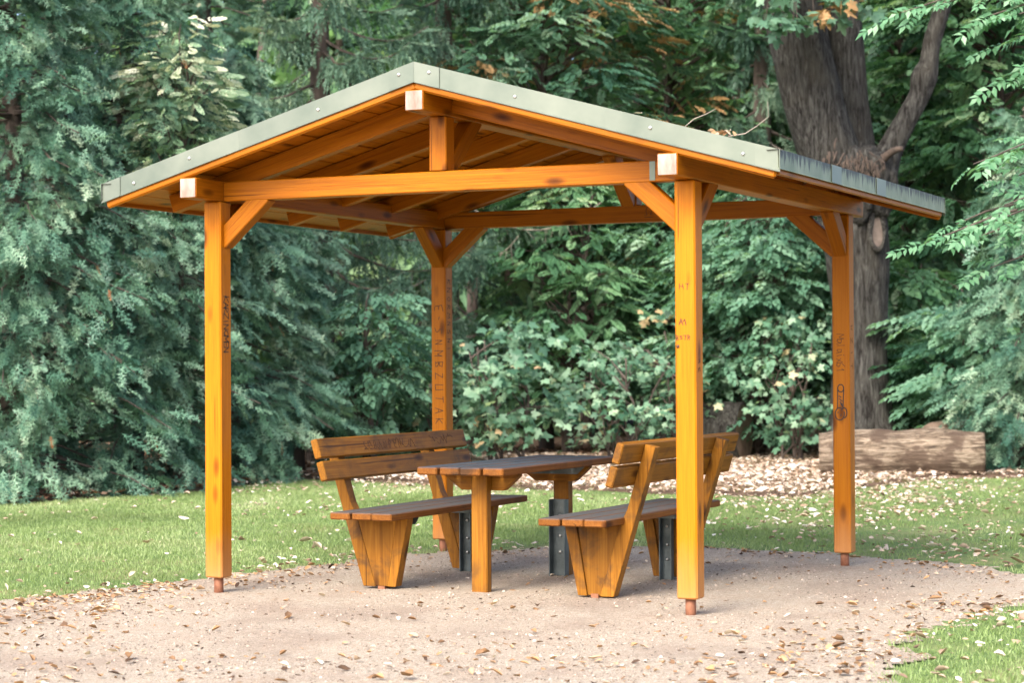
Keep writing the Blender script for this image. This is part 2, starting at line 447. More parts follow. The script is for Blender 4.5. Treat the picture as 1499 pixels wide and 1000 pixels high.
# stroke letters in a unit box
GL = {'K': [[(0, 0), (0, 1)], [(.8, 1), (0, .45), (.8, 0)]], 'A': [[(0, 0), (.45, 1), (.85, 0)], [(.2, .4), (.65, .4)]],
      'R': [[(0, 0), (0, 1), (.6, .95), (.65, .6), (0, .5), (.75, 0)]], 'Z': [[(0, 1), (.75, 1), (0, 0), (.8, 0)]],
      'I': [[(.3, 0), (.3, 1)]], 'N': [[(0, 0), (0, 1), (.7, 0), (.7, 1)]], 'O': [[(.4, 0), (0, .4), (.1, .85), (.45, 1), (.8, .7), (.75, .2), (.4, 0)]],
      'M': [[(0, 0), (.05, 1), (.42, .3), (.8, 1), (.85, 0)]], 'E': [[(.75, 1), (0, 1), (0, 0), (.75, 0)], [(0, .5), (.6, .5)]],
      'S': [[(.7, 1), (.1, .85), (.1, .6), (.65, .4), (.6, .1), (0, 0)]], 'B': [[(0, 0), (0, 1), (.6, .9), (.5, .55), (0, .5), (.65, .35), (.6, .05), (0, 0)]],
      'U': [[(0, 1), (0, 0), (.75, 0), (.75, 1)]], 'T': [[(0, 1), (.85, 1)], [(.42, 1), (.42, 0)]], '-': [[(.1, .5), (.5, .5)]],
      'a': [[(.6, .55), (.2, .6), (.05, .2), (.3, 0), (.6, .3), (.62, .6), (.7, 0)]], 'l': [[(.3, 1), (.35, 0)]],
      'i': [[(.3, .6), (.35, 0)], [(.28, .85), (.3, .9)]], 'x': [[(0, .65), (.7, 0)], [(.65, .7), (.05, 0)]],
      '6': [[(.6, 1), (.1, .6), (0, .2), (.35, 0), (.7, .25), (.5, .5), (.1, .4)]], '1': [[(.1, .7), (.4, 1), (.42, 0)]],
      'H': [[(0, 0), (0, 1)], [(.7, 0), (.7, 1)], [(0, .5), (.7, .5)]]}


def strokes(name, lines, mm, mat, parent, wd=0.004, thick=0.0012):
    """pen strokes (polylines in local XY metres) lying on a face; local Z leaves the face"""
    bm = bmesh.new()
    for ln in lines:
        for (x0, y0), (x1, y1) in zip(ln[:-1], ln[1:]):
            d = Vector((x1 - x0, y1 - y0)); L = d.length
            if L < 1e-6: continue
            d /= L; nrm = Vector((-d.y, d.x)) * wd / 2; e = d * wd * 0.4
            q = [Vector((x0, y0)) - e + nrm, Vector((x0, y0)) - e - nrm, Vector((x1, y1)) + e - nrm, Vector((x1, y1)) + e + nrm]
            vs = [bm.verts.new((p.x, p.y, thick)) for p in q]; lo = [bm.verts.new((p.x, p.y, -0.0005)) for p in q]
            bm.faces.new(vs)
            for k in range(4): bm.faces.new((vs[k], lo[k], lo[(k + 1) % 4], vs[(k + 1) % 4]))
    o = link(name, bm_mesh(name, bm), mat, parent); return o, mm


def text_lines(txt, size, adv, wob=0.06):
    L = []; x = 0
    for ch in txt:
        for ln in GL[ch]:
            L.append([((x + px * size * 0.8 + random.uniform(-wob, wob) * size), py * size + random.uniform(-wob, wob) * size) for px, py in ln])
        x += adv
    return L


def face_mat(origin, xdir, ydir):
    x, y = Vector(xdir).normalized(), Vector(ydir).normalized(); mm = Matrix((x, y, x.cross(y))).transposed().to_4x4()
    mm.translation = origin; return mm


def put(o_mm, parent):
    o, mm = o_mm; o.matrix_parent_inverse = Matrix(); o.matrix_basis = parent.matrix_basis.inverted() @ mm


posts = {}
for su in (-1, 1):
    for sv in (-1, 1):
        u, v = su * A, sv * B
        p = beam('post', (u, v, ZF), (u, v, ZT - 0.003), PW, PW, M['post'], pav, up=(0, 1, 0), bev=0.009)
        posts[su, sv] = p
        V, F = tube_geo([(0, 0, -0.04), (0, 0, ZF + 0.03)], 0.031, 14)
        f = link('post_foot', mesh_np('post_foot', V, F), M['rust'], p, smooth=False)
        f.matrix_basis = p.matrix_basis.inverted() @ Matrix.Translation((u, v, 0.0))
# writing on the posts
P = posts[-1, -1]
put(strokes('marker_writing', text_lines('KARZINOMEN', 0.055, 0.0365), face_mat((-A + PW / 2, -B - 0.028, 1.905), (0, 0, -1), (0, 1, 0)), M['ink'], P, 0.0055), P)
P = posts[-1, 1]
put(strokes('carved_writing', text_lines('E-SNMBZUTAKT', 0.065, 0.088, 0.1), face_mat((-A - 0.03, B - PW / 2, 1.92), (0, 0, -1), (1, 0, 0)), M['scratch'], P, 0.0055), P)
put(strokes('carved_writing', text_lines('KNOPMNSNI'.replace('P', 'R'), 0.05, 0.065, 0.1), face_mat((-A + PW / 2, B - 0.03, 2.12), (0, 0, -1), (0, 1, 0)), M['scratch'], P, 0.0045), P)
P = posts[1, 1]
put(strokes('marker_writing', text_lines('Malaix61', 0.055, 0.034, 0.08), face_mat((A - 0.03, B - PW / 2, 1.66), (0, 0, -1), (1, 0, 0)), M['scratch'], P, 0.004), P)
put(strokes('carved_writing', text_lines('HZIT', 0.05, 0.09, 0.1), face_mat((A + PW / 2, B - 0.03, 1.72), (0, 0, -1), (0, 1, 0)), M['scratch'], P, 0.004), P)
cc = lambda cx, cy, rx, ry, a0=0, a1=360, n=14: [(cx + rx * math.cos(math.radians(a0 + (a1 - a0) * k / n)), cy + ry * math.sin(math.radians(a0 + (a1 - a0) * k / n))) for k in range(n + 1)]
dood = [cc(0.002, 0.235, 0.022, 0.027), [(-0.02, 0.225), (-0.02, 0.15), (-0.022, 0.095)], [(0.024, 0.225), (0.02, 0.15), (0.018, 0.10)],
        cc(-0.006, 0.052, 0.034, 0.044, 60, 380), cc(0.026, 0.06, 0.02, 0.036, -80, 150), [(-0.01, 0.18), (0.004, 0.17)], [(-0.008, 0.16), (0.01, 0.145)],
        [(-0.004, 0.14), (0.012, 0.12)], [(0.002, 0.125), (0.014, 0.105)], [(-0.02, 0.06), (-0.018, 0.065)], [(0.0, 0.04), (0.004, 0.045)]]
put(strokes('marker_doodle', dood, face_mat((A - 0.005, B - PW / 2, 1.04), (1, 0, 0), (0, 0, 1)), M['ink'], P, 0.0075), P)
P = posts[1, -1]
fr = lambda zz, du: face_mat((A + du, -B - PW / 2, zz), (1, 0, 0), (0, 0, 1))
put(strokes('carved_writing', text_lines('HT', 0.032, 0.034, 0.12), fr(1.885, -0.03), M['scratch'], P, 0.0045), P)
put(strokes('carved_writing', text_lines('A1', 0.034, 0.03, 0.15), fr(1.68, -0.04), M['scratch'], P, 0.0055), P)
put(strokes('carved_writing', text_lines('BSTR', 0.022, 0.024, 0.15), fr(1.595, -0.055), M['scratch'], P, 0.004), P)
put(strokes('carved_writing', text_lines('HE', 0.03, 0.05, 0.15), face_mat((A + PW / 2, -B - 0.02, 1.48), (0, 0, -1), (0, 1, 0)), M['scratch'], P, 0.0045), P)
V, F = tube_geo([(0, 0, -0.001), (0, 0, 0.0015)], 0.011, 12)
k_ = link('knot', mesh_np('knot', V, F), M['scratch'], P)
put((k_, face_mat((A - 0.045, -B - PW / 2, 1.555), (1, 0, 0), (0, 0, 1))), P)

# purlins with white painted ends
PV0, PV1 = -B - 0.3345, B + 0.3355
for name, u, zb, hh in (('wall_plate', -A, ZT, 0.128), ('wall_plate', A, ZT, 0.128), ('ridge_beam', 0, 2.977, 0.124)):
    b = beam(name, (u, PV0, zb + hh / 2), (u, PV1, zb + hh / 2), 0.122, hh, M['pine'], pav)
    for e, s in ((PV0, -1), (PV1, 1)):
        c_ = beam('end_grain', (u, e, zb + hh / 2), (u, e + s * 0.0025, zb + hh / 2), 0.111, hh - 0.011, M['endgrain'], b, bev=0)
        c_.matrix_basis = b.matrix_basis.inverted() @ c_.matrix_basis
for sv in (-1, 1):
    v = sv * (B - 0.028) if sv < 0 else B - 0.02
    beam('tie_beam', (-A + 0.0615, v, ZT + 0.060), (A - 0.0615, v, ZT + 0.060), 0.105, 0.125, M['pine'], pav)
    beam('king_post', (0, v, ZT + 0.124), (0, v, 2.976), 0.117, 0.117, M['pine'], pav, up=(0, 1, 0))
    k = -sv
    beam('ridge_brace', (0, v + k * 0.05, 2.665), (0, v + k * 0.43, 3.01), 0.10, 0.11, M['pine'], pav)
tie_back = [o for o in bpy.data.objects if o.name.startswith('tie_beam')][-1]
put(strokes('carved_writing', [cc(0.015, 0.045, 0.022, 0.03, -60, 240), [(-0.02, 0.018), (0.0, 0.018)], [(0.03, 0.018), (0.05, 0.018)], [(-0.02, 0.0), (0.05, 0.0)]],
            face_mat((0.14, B - 0.02 - 0.0525, ZT + 0.03), (1, 0, 0), (0, 0, 1)), M['scratch'], tie_back, 0.004), tie_back)
tie_front = [o for o in bpy.data.objects if o.name.startswith('tie_beam')][0]
bm = bmesh.new(); bmesh.ops.create_cube(bm, size=1)
for q in bm.verts: q.co = (q.co.x * 0.035, q.co.y * 0.003, q.co.z * 0.112)
pl = link('metal_plate', bm_mesh('metal_plate', bm), M['zinc'], tie_front)
pl.matrix_basis = tie_front.matrix_basis.inverted() @ Matrix.Translation((1.40, -(B - 0.028) - 0.054, ZT + 0.062))
# knee braces, 45 degrees, from post to tie beam and to wall plate
for su in (-1, 1):
    for sv in (-1, 1):
        vt = -(B - 0.028) if sv < 0 else B - 0.02
        e = 0.035
        beam('knee_brace', (su * (A - PW / 2 + e), vt, 2.292 - e), (su * (A - PW / 2 - 0.26 - e), vt, ZT + 0.035 + e - 0.035), 0.095, 0.118, M['pine'], pav,
             cut0=0.0, cut1=0.0)
        beam('knee_brace', (su * A, sv * (B - PW / 2 + e), 2.292 - e), (su * A, sv * (B - PW / 2 - 0.26 - e), ZT + e), 0.095, 0.118, M['pine'], pav)
# rafters, ceiling boards, roof felt
RV = [-1.50, -0.77, -0.04, 0.69, 1.44]
for s in (-1, 1):
    for v in RV:
        hh = 0.118
        p0 = (s * 0.063, v, ceil(0.063) - hh / 2 - 0.004); ue = 2.0 if s < 0 else 1.60; p1 = (s * ue, v, ceil(ue) - hh / 2 - 0.004)
        beam('rafter', p0, p1, 0.075, hh, M['pine'], pav, bev=0.004)
    nb = 15; w_ = (HALF - 0.03) / nb
    for k in range(nb):
        u = 0.004 + (k + 0.5) * w_; z0 = ceil(u) + 0.0125
        dz = random.uniform(0, 0.006)
        up = (s * SL, 0, 1)
        jv = [None, 0.35, -0.6, 0.9][k % 4]
        segs = [(-VERGE + 0.031, VERGE - 0.031)] if jv is None else [(-VERGE + 0.031, jv - 0.0015), (jv + 0.0015, VERGE - 0.031)]
        for v0, v1 in segs:
            beam('ceiling_board', (s * u, v0, z0 + dz), (s * u, v1, z0 + dz), w_ / math.cos(math.atan(SL)) - 0.009, 0.024, M['board'], pav, up=up, bev=0.003)
    # board edge under the metal at the gables, and the fascia along the eave
    for sv in (-1, 1):
        beam('rake_board', (s * 0.004, sv * (VERGE - 0.014), top(0) - 0.108), (s * (HALF - 0.012), sv * (VERGE - 0.014), top(HALF) - 0.104), 0.030, 0.112, M['pine'], pav,
             up=(s * SL, 0, 1), bev=0.011)
    beam('fascia_board', (s * (HALF - 0.02), -VERGE + 0.03, ZE - 0.086), (s * (HALF - 0.02), VERGE - 0.03, ZE - 0.086), 0.026, 0.094, M['pine'], pav, bev=0.004)
    # felt
    bm = bmesh.new()
    q = [(s * 0.0, -VERGE - 0.004, ZR - 0.008), (s * HALF, -VERGE - 0.004, ZE - 0.008), (s * HALF, VERGE + 0.004, ZE - 0.008), (s * 0.0, VERGE + 0.004, ZR - 0.008)]
    hi = [bm.verts.new(p) for p in q]; lo = [bm.verts.new((x, y, zz - 0.03)) for x, y, zz in q]
    bm.faces.new(hi); bm.faces.new(lo[::-1])
    for k in range(4): bm.faces.new((hi[k], lo[k], lo[(k + 1) % 4], hi[(k + 1) % 4]))
    bmesh.ops.recalc_face_normals(bm, faces=bm.faces[:])
    link('roof_felt', bm_mesh('roof_felt', bm), M['felt'], pav)


def flashing(a, b, drop, mat, proud, outn, lip=0.07, screws=(), tilt=0.0):
    """folded sheet metal strip from a to b (upper edge): face hanging down, lip turned onto the roof, drip edge"""
    a, b = Vector(a), Vector(b); o_ = Vector(outn); x = (b - a).normalized(); L = (b - a).length
    x = Vector((x.x, x.y, 0)).normalized(); Lh = Vector((b.x - a.x, b.y - a.y, 0)).length
    mm = Matrix((x, o_, Vector((0, 0, 1)))).transposed().to_4x4(); mm.translation = (a + b) / 2 + o_ * proud
    dz = (b - a).z / Lh; L = Lh
    prof = [(-lip, 0.002), (0.0, 0.004), (0.0, -drop), (0.006, -drop - 0.006), (0.0045, -drop - 0.008), (-0.002, -drop - 0.001), (-0.002, 0.0015), (-lip, 0.0)]
    bm = bmesh.new(); rows = []
    n = max(2, int(L / 0.25))
    for i in range(n + 1):
        s_ = -L / 2 + L * i / n; wv = 0.0015 * math.sin(s_ * 7.3 + L) 
        rows.append([bm.verts.new((s_, y + (wv if y >= -0.01 else 0), zz + s_ * dz)) for y, zz in prof])
    k = len(prof)
    for i in range(n):
        for j in range(k):
            bm.faces.new((rows[i][j], rows[i + 1][j], rows[i + 1][(j + 1) % k], rows[i][(j + 1) % k]))
    bm.faces.new(rows[0]); bm.faces.new(rows[-1][::-1])
    bmesh.ops.recalc_face_normals(bm, faces=bm.faces[:])
    f = link('metal_flashing', bm_mesh('metal_flashing', bm), mat, pav)
    f.matrix_basis = mm
    for s_, zz in screws:
        V, F = tube_geo([(0, 0, -0.002), (0, 0, 0.003), (0, 0, 0.005), (0, 0, 0.007)], [0.012, 0.011, 0.007, 0.003], 8)
        w = link('screw', mesh_np('screw', V, F), M['bolt'], f); w.matrix_basis = face_mat((s_ * L - L / 2, 0.0015, zz + (s_ - .5) * L * dz), (1, 0, 0), (0, 0, 1)) @ Matrix.Rotation(math.pi, 4, 'X')
    return f


def vp(s, tt): return (s * HALF * tt, ZR + (ZE - ZR) * tt)
for sv in (-1, 1):
    vv = sv * (VERGE + 0.006)
    for s in (-1, 1):
        pieces = [(0.0, 0.075, 0.0045, [(0.6, -0.04)]), (0.065, 0.55, 0.0, [(0.47, -0.06)]), (0.545, 0.95, 0.002, [(0.30, -0.05), (0.90, -0.07)] if s > 0 else [(0.40, -0.05), (0.86, -0.07)]), (0.94, 1.004, 0.005, [])]
        for t0, t1, pr, scr in pieces:
            (u0, z0), (u1, z1) = vp(s, t0), vp(s, t1)
            a_, b_ = (u0, vv, z0), (u1, vv, z1)
            # keep local axes right-handed: out normal = Z x X
            if sv < 0 and s < 0: a_, b_ = b_, a_; scr = [(1 - q, r) for q, r in scr]
            if sv > 0 and s > 0: a_, b_ = b_, a_; scr = [(1 - q, r) for q, r in scr]
            flashing(a_, b_, 0.114, M['zinc'], pr, (0, sv, 0), screws=scr)
    # eaves
for s in (-1, 1):
    uu = s * (HALF + 0.004)
    cuts = [-VERGE - 0.008, -0.90, -0.72, 0.10, 0.30, VERGE + 0.008]
    for k in range(5):
        a_, b_ = (uu, cuts[k] - 0.015, ZE), (uu, cuts[k + 1] + 0.015, ZE)
        if s < 0: pass
        else: a_, b_ = a_, b_
        if s > 0: a_, b_ = b_, a_
        clean = k in (1, 3)
        flashing(a_, b_, 0.098, M['zinc'] if (clean or s < 0) else M['algae'], 0.003 if clean else 0.0, (s, 0, 0))

# ------------------------------------------------------------------ benches and table
def channel(parent, u, v, z0, z1, ns=1, wd=0.088, dp=0.05):
    """steel U section standing upright, web facing v * ns"""
    t_ = 0.006
    poly = [(-wd / 2, 0), (wd / 2, 0), (wd / 2, dp), (wd / 2 - t_, dp), (wd / 2 - t_, t_), (-wd / 2 + t_, t_), (-wd / 2 + t_, dp), (-wd / 2, dp)]
    bm = bmesh.new(); f = bm.faces.new([bm.verts.new((x, y * ns, z0)) for x, y in poly])
    r = bmesh.ops.extrude_face_region(bm, geom=[f]); bmesh.ops.translate(bm, verts=[e for e in r['geom'] if isinstance(e, bmesh.types.BMVert)], vec=(0, 0, z1 - z0))
    bmesh.ops.recalc_face_normals(bm, faces=bm.faces[:])
    c = link('steel_channel', bm_mesh('steel_channel', bm), M['steel'], parent); c.location = (u, v, 0)
    for zz in (z0 + (z1 - z0) * 0.35, z0 + (z1 - z0) * 0.55, z0 + (z1 - z0) * 0.8):
        V, F = tube_geo([(0, -0.004, 0), (0, 0.006, 0), (0, 0.012, 0)], [0.011, 0.011, 0.006], 8)
        b = link('bolt', mesh_np('bolt', V, F), M['bolt'], c); b.location = (0.0, (t_ if ns > 0 else -t_ - 0.008), zz)
    return c


def bench(loc, rz, label, near=-1, L=2.06):
    """local X points from the back to the front of the seat, local Y along the bench, base at the ground"""
    t_ = thing('park_bench', loc, rz, label, 'bench', 'wooden benches on both sides of the table')
    for k, x in enumerate((-0.135, 0.0185, 0.172)):
        beam('seat_plank', (x, -L / 2 + [0.0, 0.012, -0.006][k], 0.490), (x, L / 2 + [0.004, -0.01, 0][k], 0.490), 0.144, 0.046, M['oak_top'], t_, bev=0.007)
    lean = math.atan(0.30)
    upb = Vector((-math.sin(lean), 0, math.cos(lean)))
    for k, zc in enumerate((0.775, 0.918)):
        x = -0.262 - (zc - 0.775) * 0.30
        beam('back_plank', (x, -L / 2 - 0.01, zc), (x, L / 2 + 0.05, zc), 0.050, 0.128, M['oak'], t_, up=upb, bev=0.007)
    for s in (-1, 1):
        yc = s * 0.69 if s == near else s * 0.60
        th = 0.085
        xf = lambda zz: -0.2895 - (zz - 0.775) * 0.30          # front edge of the strut: the backs of the planks
        zt = 0.962
        poly = [(xf(0.015) - 0.068, 0.015), (xf(0.015) + 0.022, 0.015), (xf(0.462) + 0.022, 0.462), (xf(0.56), 0.56), (xf(zt), zt), (xf(zt) - 0.068, zt - 0.018)]
        prism('back_strut', poly, th, M['oak_v'], t_, Matrix.Translation((0, yc - th / 2, 0)), 0.003)
        infill = [(xf(0.02) + 0.023, 0.02), (0.0475, 0.02), (0.119, 0.466), (xf(0.466) + 0.023, 0.466)]
        prism('leg_panel', infill, th - 0.02, M['oak_v'], t_, Matrix.Translation((0, yc - th / 2 + 0.003, 0)), 0.0015)
        fb = [(0.048, 0.017), (0.109, 0.017), (0.200, 0.466), (0.120, 0.466)]
        prism('front_strut', fb, th, M['oak_v'], t_, Matrix.Translation((0, yc - th / 2, 0)), 0.003)
        channel(t_, 0.0, yc - s * (th / 2 + 0.010), -0.04, 0.46, -s)
        prism('seat_bracket', [(-0.19, 0.415), (0.17, 0.415), (0.20, 0.466), (-0.23, 0.466)], 0.008, M['steel'], t_,
              Matrix.Translation((0, yc - s * (th / 2 + 0.076) - 0.004, 0)), 0)
        if s == near:
            beam('steel_foot', (0.0, yc, -0.04), (0.0, yc, 0.03), 0.05, 0.07, M['rust'], t_, up=(0, 1, 0), bev=0)
    return t_


bl = bench((*to_world(-0.75, -0.26), 0), -TH, 'bench with scribbled backrest, left of the table, back towards the lawn')
br = bench((*to_world(0.755, -0.26), 0), -TH + math.pi, 'bench behind the front right post, backrest turned to the gravel on the right', near=1)

def on_back(bench_, zc, y, lines, wd):
    pl_ = [o for o in bench_.children if o.name.startswith('back_plank')][0 if zc < .85 else 1]
    lean = math.atan(0.30); x = -0.262 - (zc - 0.775) * 0.30
    n_ = Vector((math.cos(lean), 0, math.sin(lean))); up_ = Vector((-math.sin(lean), 0, math.cos(lean)))
    mm = face_mat(Vector((x, y, zc)) + n_ * 0.0253 - up_ * 0.03, Vector((0, 1, 0)), up_)
    put(strokes('carved_writing', lines, mm, M['scratch'], pl_, wd), pl_)


on_back(bl, 0.918, -0.45, [[(x, random.uniform(-.012, .07)) for x in np.linspace(k * .09, .11 + k * .09, 6)] for k in range(8)] + text_lines('SERINBEN', .05, .07, .15), 0.0035)
on_back(bl, 0.918, 0.50, [[(x, random.uniform(-.01, .07)) for x in np.linspace(k * .06, .07 + k * .06, 5)] for k in range(6)], 0.003)
tb = thing('picnic_table', (*to_world(-0.085, -0.23), 0), -TH, 'weathered plank table between the two benches', 'table')
for k in range(4):
    beam('tabletop_plank', (-0.2325 + 0.155 * k, -0.94 + [0.0, 0.012, -0.01, 0.0][k], 0.783), (-0.2325 + 0.155 * k, 0.94 + [0, -.01, .008, 0][k], 0.783), 0.142, 0.050, M['oak_table'], tb, bev=0.008)
for s, yc in ((-1, -0.69), (1, 0.61)):
    th = 0.085
    x0 = 0.03
    beam('leg', (x0, yc, -0.04), (x0, yc, 0.757), 0.112, th if s > 0 else 0.07, M['oak'], tb, up=(0, 1, 0), bev=0.007)
    yb = yc - s * (th / 2 + 0.002)
    prism('bearer', [(-0.26, 0.757), (0.27, 0.757), (0.27, 0.742), (0.165, 0.650), (-0.135, 0.650), (-0.26, 0.742)], 0.07, M['oak'], tb,
          Matrix.Translation((0, yb if s < 0 else yb - 0.07, 0)), 0.005)
    prism('steel_bracket', [(-0.22, 0.756), (0.25, 0.756), (0.19, 0.700), (-0.17, 0.700)], 0.008, M['steel'], tb,
          Matrix.Translation((0, yb + (0.072 if s < 0 else -0.080), 0)), 0)
    channel(tb, x0, yb - s * (0.001), -0.04, 0.52, -s, wd=0.12 if s > 0 else 0.07, dp=0.07 if s > 0 else 0.03)

# ------------------------------------------------------------------ leaf and needle shapes
def rotmats(ax, up):
    ax = ax / (np.linalg.norm(ax, axis=1, keepdims=True) + 1e-9)
    y = np.cross(up, ax); y /= np.linalg.norm(y, axis=1, keepdims=True) + 1e-9
    return np.stack([ax, y, np.cross(ax, y)], 2)


def scatter(geo, proto, pos, R, sc, tint, pt=0.0):
    V, F = proto; n = len(pos)
    if n == 0: return
    W_ = np.einsum('nij,vj->nvi', R, V) * np.asarray(sc)[:, None, None] + pos[:, None]
    FF = F[None] + (np.arange(n) * len(V))[:, None, None]
    tt = np.clip(np.asarray(tint)[:, None] + pt * rng.normal(size=(n, len(V))), 0.01, 0.99)
    geo.V.append(W_.reshape(-1, 3)); geo.F.append(FF.reshape(-1, 3) + geo.n); geo.T.append(tt.ravel()); geo.n += n * len(V)


def leaf_quad(b, d, n, L, w, fold=0.25):
    """folded leaf of 4 triangles from base b along d with normal n"""
    d = d / np.linalg.norm(d); n = n - d * (n @ d); n /= np.linalg.norm(n); s = np.cross(n, d)
    V = [b, b + d * L * .45 + s * w * .55 + n * w * fold, b + d * L - n * L * .12, b + d * L * .45 - s * w * .55 + n * w * fold, b + d * L * .55]
    F = [(0, 4, 1), (1, 4, 2), (2, 4, 3), (3, 4, 0)]
    return np.array(V), np.array(F)


def join(parts):
    V, F, n = [], [], 0
    for v, f in parts: V.append(v); F.append(np.asarray(f) + n); n += len(v)
    return np.vstack(V), np.vstack(F)


def leafy_twig(nl, L, w, droop=0.15, seed=1, simple=False):
    r = np.random.default_rng(seed); ps = []
    for i in range(nl):
        tt = 0.12 + 0.88 * i / (nl - 1); s = 1 if i % 2 else -1
        b = np.array([tt, 0, -droop * tt * tt])
        ang = s * (0.95 - 0.75 * tt) if i < nl - 1 else 0
        d = np.array([math.cos(ang), math.sin(ang), -0.12 + r.uniform(-.18, .12)])
        n_ = np.array([r.uniform(-.35, .35), r.uniform(-.35, .35), 1])
        k = (0.75 + 0.5 * math.sin(tt * 2.6)) * r.uniform(0.8, 1.15)
        v, f = leaf_quad(b, d, n_, L * k, w * k)
        if simple:
            v = v[[0, 1, 2, 3]]; f = np.array([(0, 1, 2), (0, 2, 3)])
        ps.append((v, f))
    return join(ps)


def maple_leaf(seed=0):
    r = np.random.default_rng(seed)
    pol = [(0, .12), (28, .42), (48, .36), (62, .58), (80, .40), (97, .72), (112, .56), (135, .40)]
    pts = [(-0.02, 0.0)]
    outl = []
    for a, d in [(20, .30), (45, .36), (62, .62), (72, .52), (85, .44), (100, .80), (112, .70)]:
        outl.append((a, d * r.uniform(.93, 1.07)))
    # leaf along +X, base at 0: angle measured from -X round to +X
    half = [(25, .28), (52, .50), (72, .40), (100, .47), (112, .80), (122, .74), (138, .48), (160, .72), (170, .86), (180, 1.0)]
    top_ = [(-math.cos(math.radians(a)) * d, math.sin(math.radians(a)) * d) for a, d in half]
    ring = top_ + [(x, -y) for x, y in top_[-2::-1]]
    V = [(0.12, 0, 0)] + [(x, y, -0.22 * abs(y) - 0.16 * max(x, 0) ** 2 + r.uniform(-.03, .03)) for x, y in ring] + [(0, 0, 0)]
    n = len(ring); F = [(0, i, i + 1) for i in range(1, n)] + [(0, n, n + 1), (0, n + 1, 1)]
    return np.array(V), np.array(F)[:, ::-1]


def yew_spray(nt=13, nn=2, seed=2, wid=0.34):
    """flat feathery frond: ragged twig blades set along a drooping axis"""
    r = np.random.default_rng(seed); V = []; F = []
    def tri(a, b, c): k = len(V); V.extend([a, b, c]); F.append((k, k + 1, k + 2))
    def shoot(b, d, L, n):
        d = d / np.linalg.norm(d); s = np.cross([0, 0, 1], d); s /= np.linalg.norm(s); dn = np.array([0, 0, -.12 * L])
        w = .030
        tri(b - s * w * .5, b + s * w * .5, b + d * L + dn); 
        m = b + d * L * .5 + dn * .4
        for sg in (1, -1):
            for i in range(n):
                tt = (i + .3) / n * .85; q = b + d * L * tt + dn * tt * tt; nl = (.075 + .05 * r.uniform()) * (1.15 - .6 * tt)
                tri(q - d * .028, q + d * .03, q + (d * .8 + s * sg) * nl + np.array([0, 0, r.uniform(-.02, .03)]))
    shoot(np.zeros(3), np.array([1, 0, -.1]), 1.0, nn + 2)
    for i in range(nt):
        tt = .08 + .84 * i / nt; s = 1 if i % 2 else -1
        a = s * (0.62 - .2 * tt)
        shoot(np.array([tt, 0, -.22 * tt * tt]), np.array([math.cos(a), math.sin(a), r.uniform(-.5, .05)]), (wid + .12) * (1.12 - tt) + .06, nn)
    return np.array(V), np.array(F)


def hanging_strand(seed=3, n=10):
    """drooping spruce twig, hangs along +X, needles all round"""
    r = np.random.default_rng(seed); V = []; F = []
    for i in range(n):
        tt = (i + .5) / n; q = np.array([tt, .03 * math.sin(tt * 5), .03 * math.cos(tt * 4)])
        for k in range(2):
            a = r.uniform(0, 6.28); L = .11 * (1.15 - .5 * tt)
            e = q + np.array([.09, math.cos(a) * L, math.sin(a) * L]); w = np.array([0.035, -math.sin(a) * .02, math.cos(a) * .02])
            m_ = len(V); V.extend([q - w, q + w, e]); F.append((m_, m_ + 1, m_ + 2))
    return np.array(V), np.array(F)


TW_BEECH = leafy_twig(11, 0.26, 0.145, seed=4)
TW_FAR = leafy_twig(8, 0.34, 0.20, seed=5, simple=True)
TW_ELM = leafy_twig(9, 0.32, 0.17, droop=0.3, seed=6)
ML = [maple_leaf(k) for k in range(3)]
YEW = yew_spray(9, 2); FIRTIP = yew_spray(10, 3, 5, 0.22); STRAND = hanging_strand()
YEW_LIGHT = yew_spray(7, 2, 9, 0.26)

TEAL = [(0.0, (0.035, 0.10, 0.065)), (0.45, (0.095, 0.21, 0.135)), (0.75, (0.18, 0.32, 0.215)), (1.0, (0.30, 0.43, 0.30))]
M['yew'] = leafmat('dark_blue_green_needles', [(0, (0.03, 0.09, 0.062)), (0.4, (0.09, 0.195, 0.128)), (0.75, (0.20, 0.33, 0.22)), (1, (0.36, 0.46, 0.32))], trans=0.2)
M['spruce'] = leafmat('grey_green_spruce_needles', [(0, (0.03, 0.08, 0.055)), (0.5, (0.09, 0.175, 0.12)), (0.8, (0.18, 0.28, 0.19)), (1, (0.33, 0.40, 0.27))], trans=0.2)
M['pale'] = leafmat('painted_sun_patch_leaves', [(0, (0.06, 0.14, 0.08)), (0.4, (0.17, 0.27, 0.16)), (0.6, (0.45, 0.50, 0.36)), (1, (0.74, 0.74, 0.60))], trans=0.3)  # cream end of the ramp paints a sunlit patch into the leaf colour
M['leaf'] = leafmat('teal_green_leaves', TEAL)
M['leaf_green'] = leafmat('fresh_green_leaves', [(0, (0.035, 0.10, 0.05)), (0.5, (0.09, 0.205, 0.10)), (0.8, (0.18, 0.32, 0.165)), (1, (0.30, 0.42, 0.24))])
M['leaf_maple'] = leafmat('maple_leaves', [(0, (0.035, 0.095, 0.06)), (0.45, (0.105, 0.22, 0.14)), (0.9, (0.28, 0.42, 0.28)), (0.96, (0.36, 0.40, 0.24)), (1, (0.55, 0.36, 0.2))])
M['leaf_maple_one'] = leafmat('single_maple_leaves', [(0, (0.035, 0.10, 0.06)), (0.45, (0.11, 0.23, 0.14)), (0.93, (0.29, 0.44, 0.29)), (0.98, (0.42, 0.45, 0.28)), (1, (0.6, 0.40, 0.25))], obj=True)
M['leaf_autumn'] = leafmat('turning_leaves', [(0, (0.25, 0.15, 0.06)), (0.5, (0.52, 0.32, 0.16)), (1, (0.72, 0.52, 0.30))], trans=0.35)
M['dead_frond'] = leafmat('dead_orange_fronds', [(0, (0.22, 0.07, 0.02)), (1, (0.45, 0.18, 0.06))])
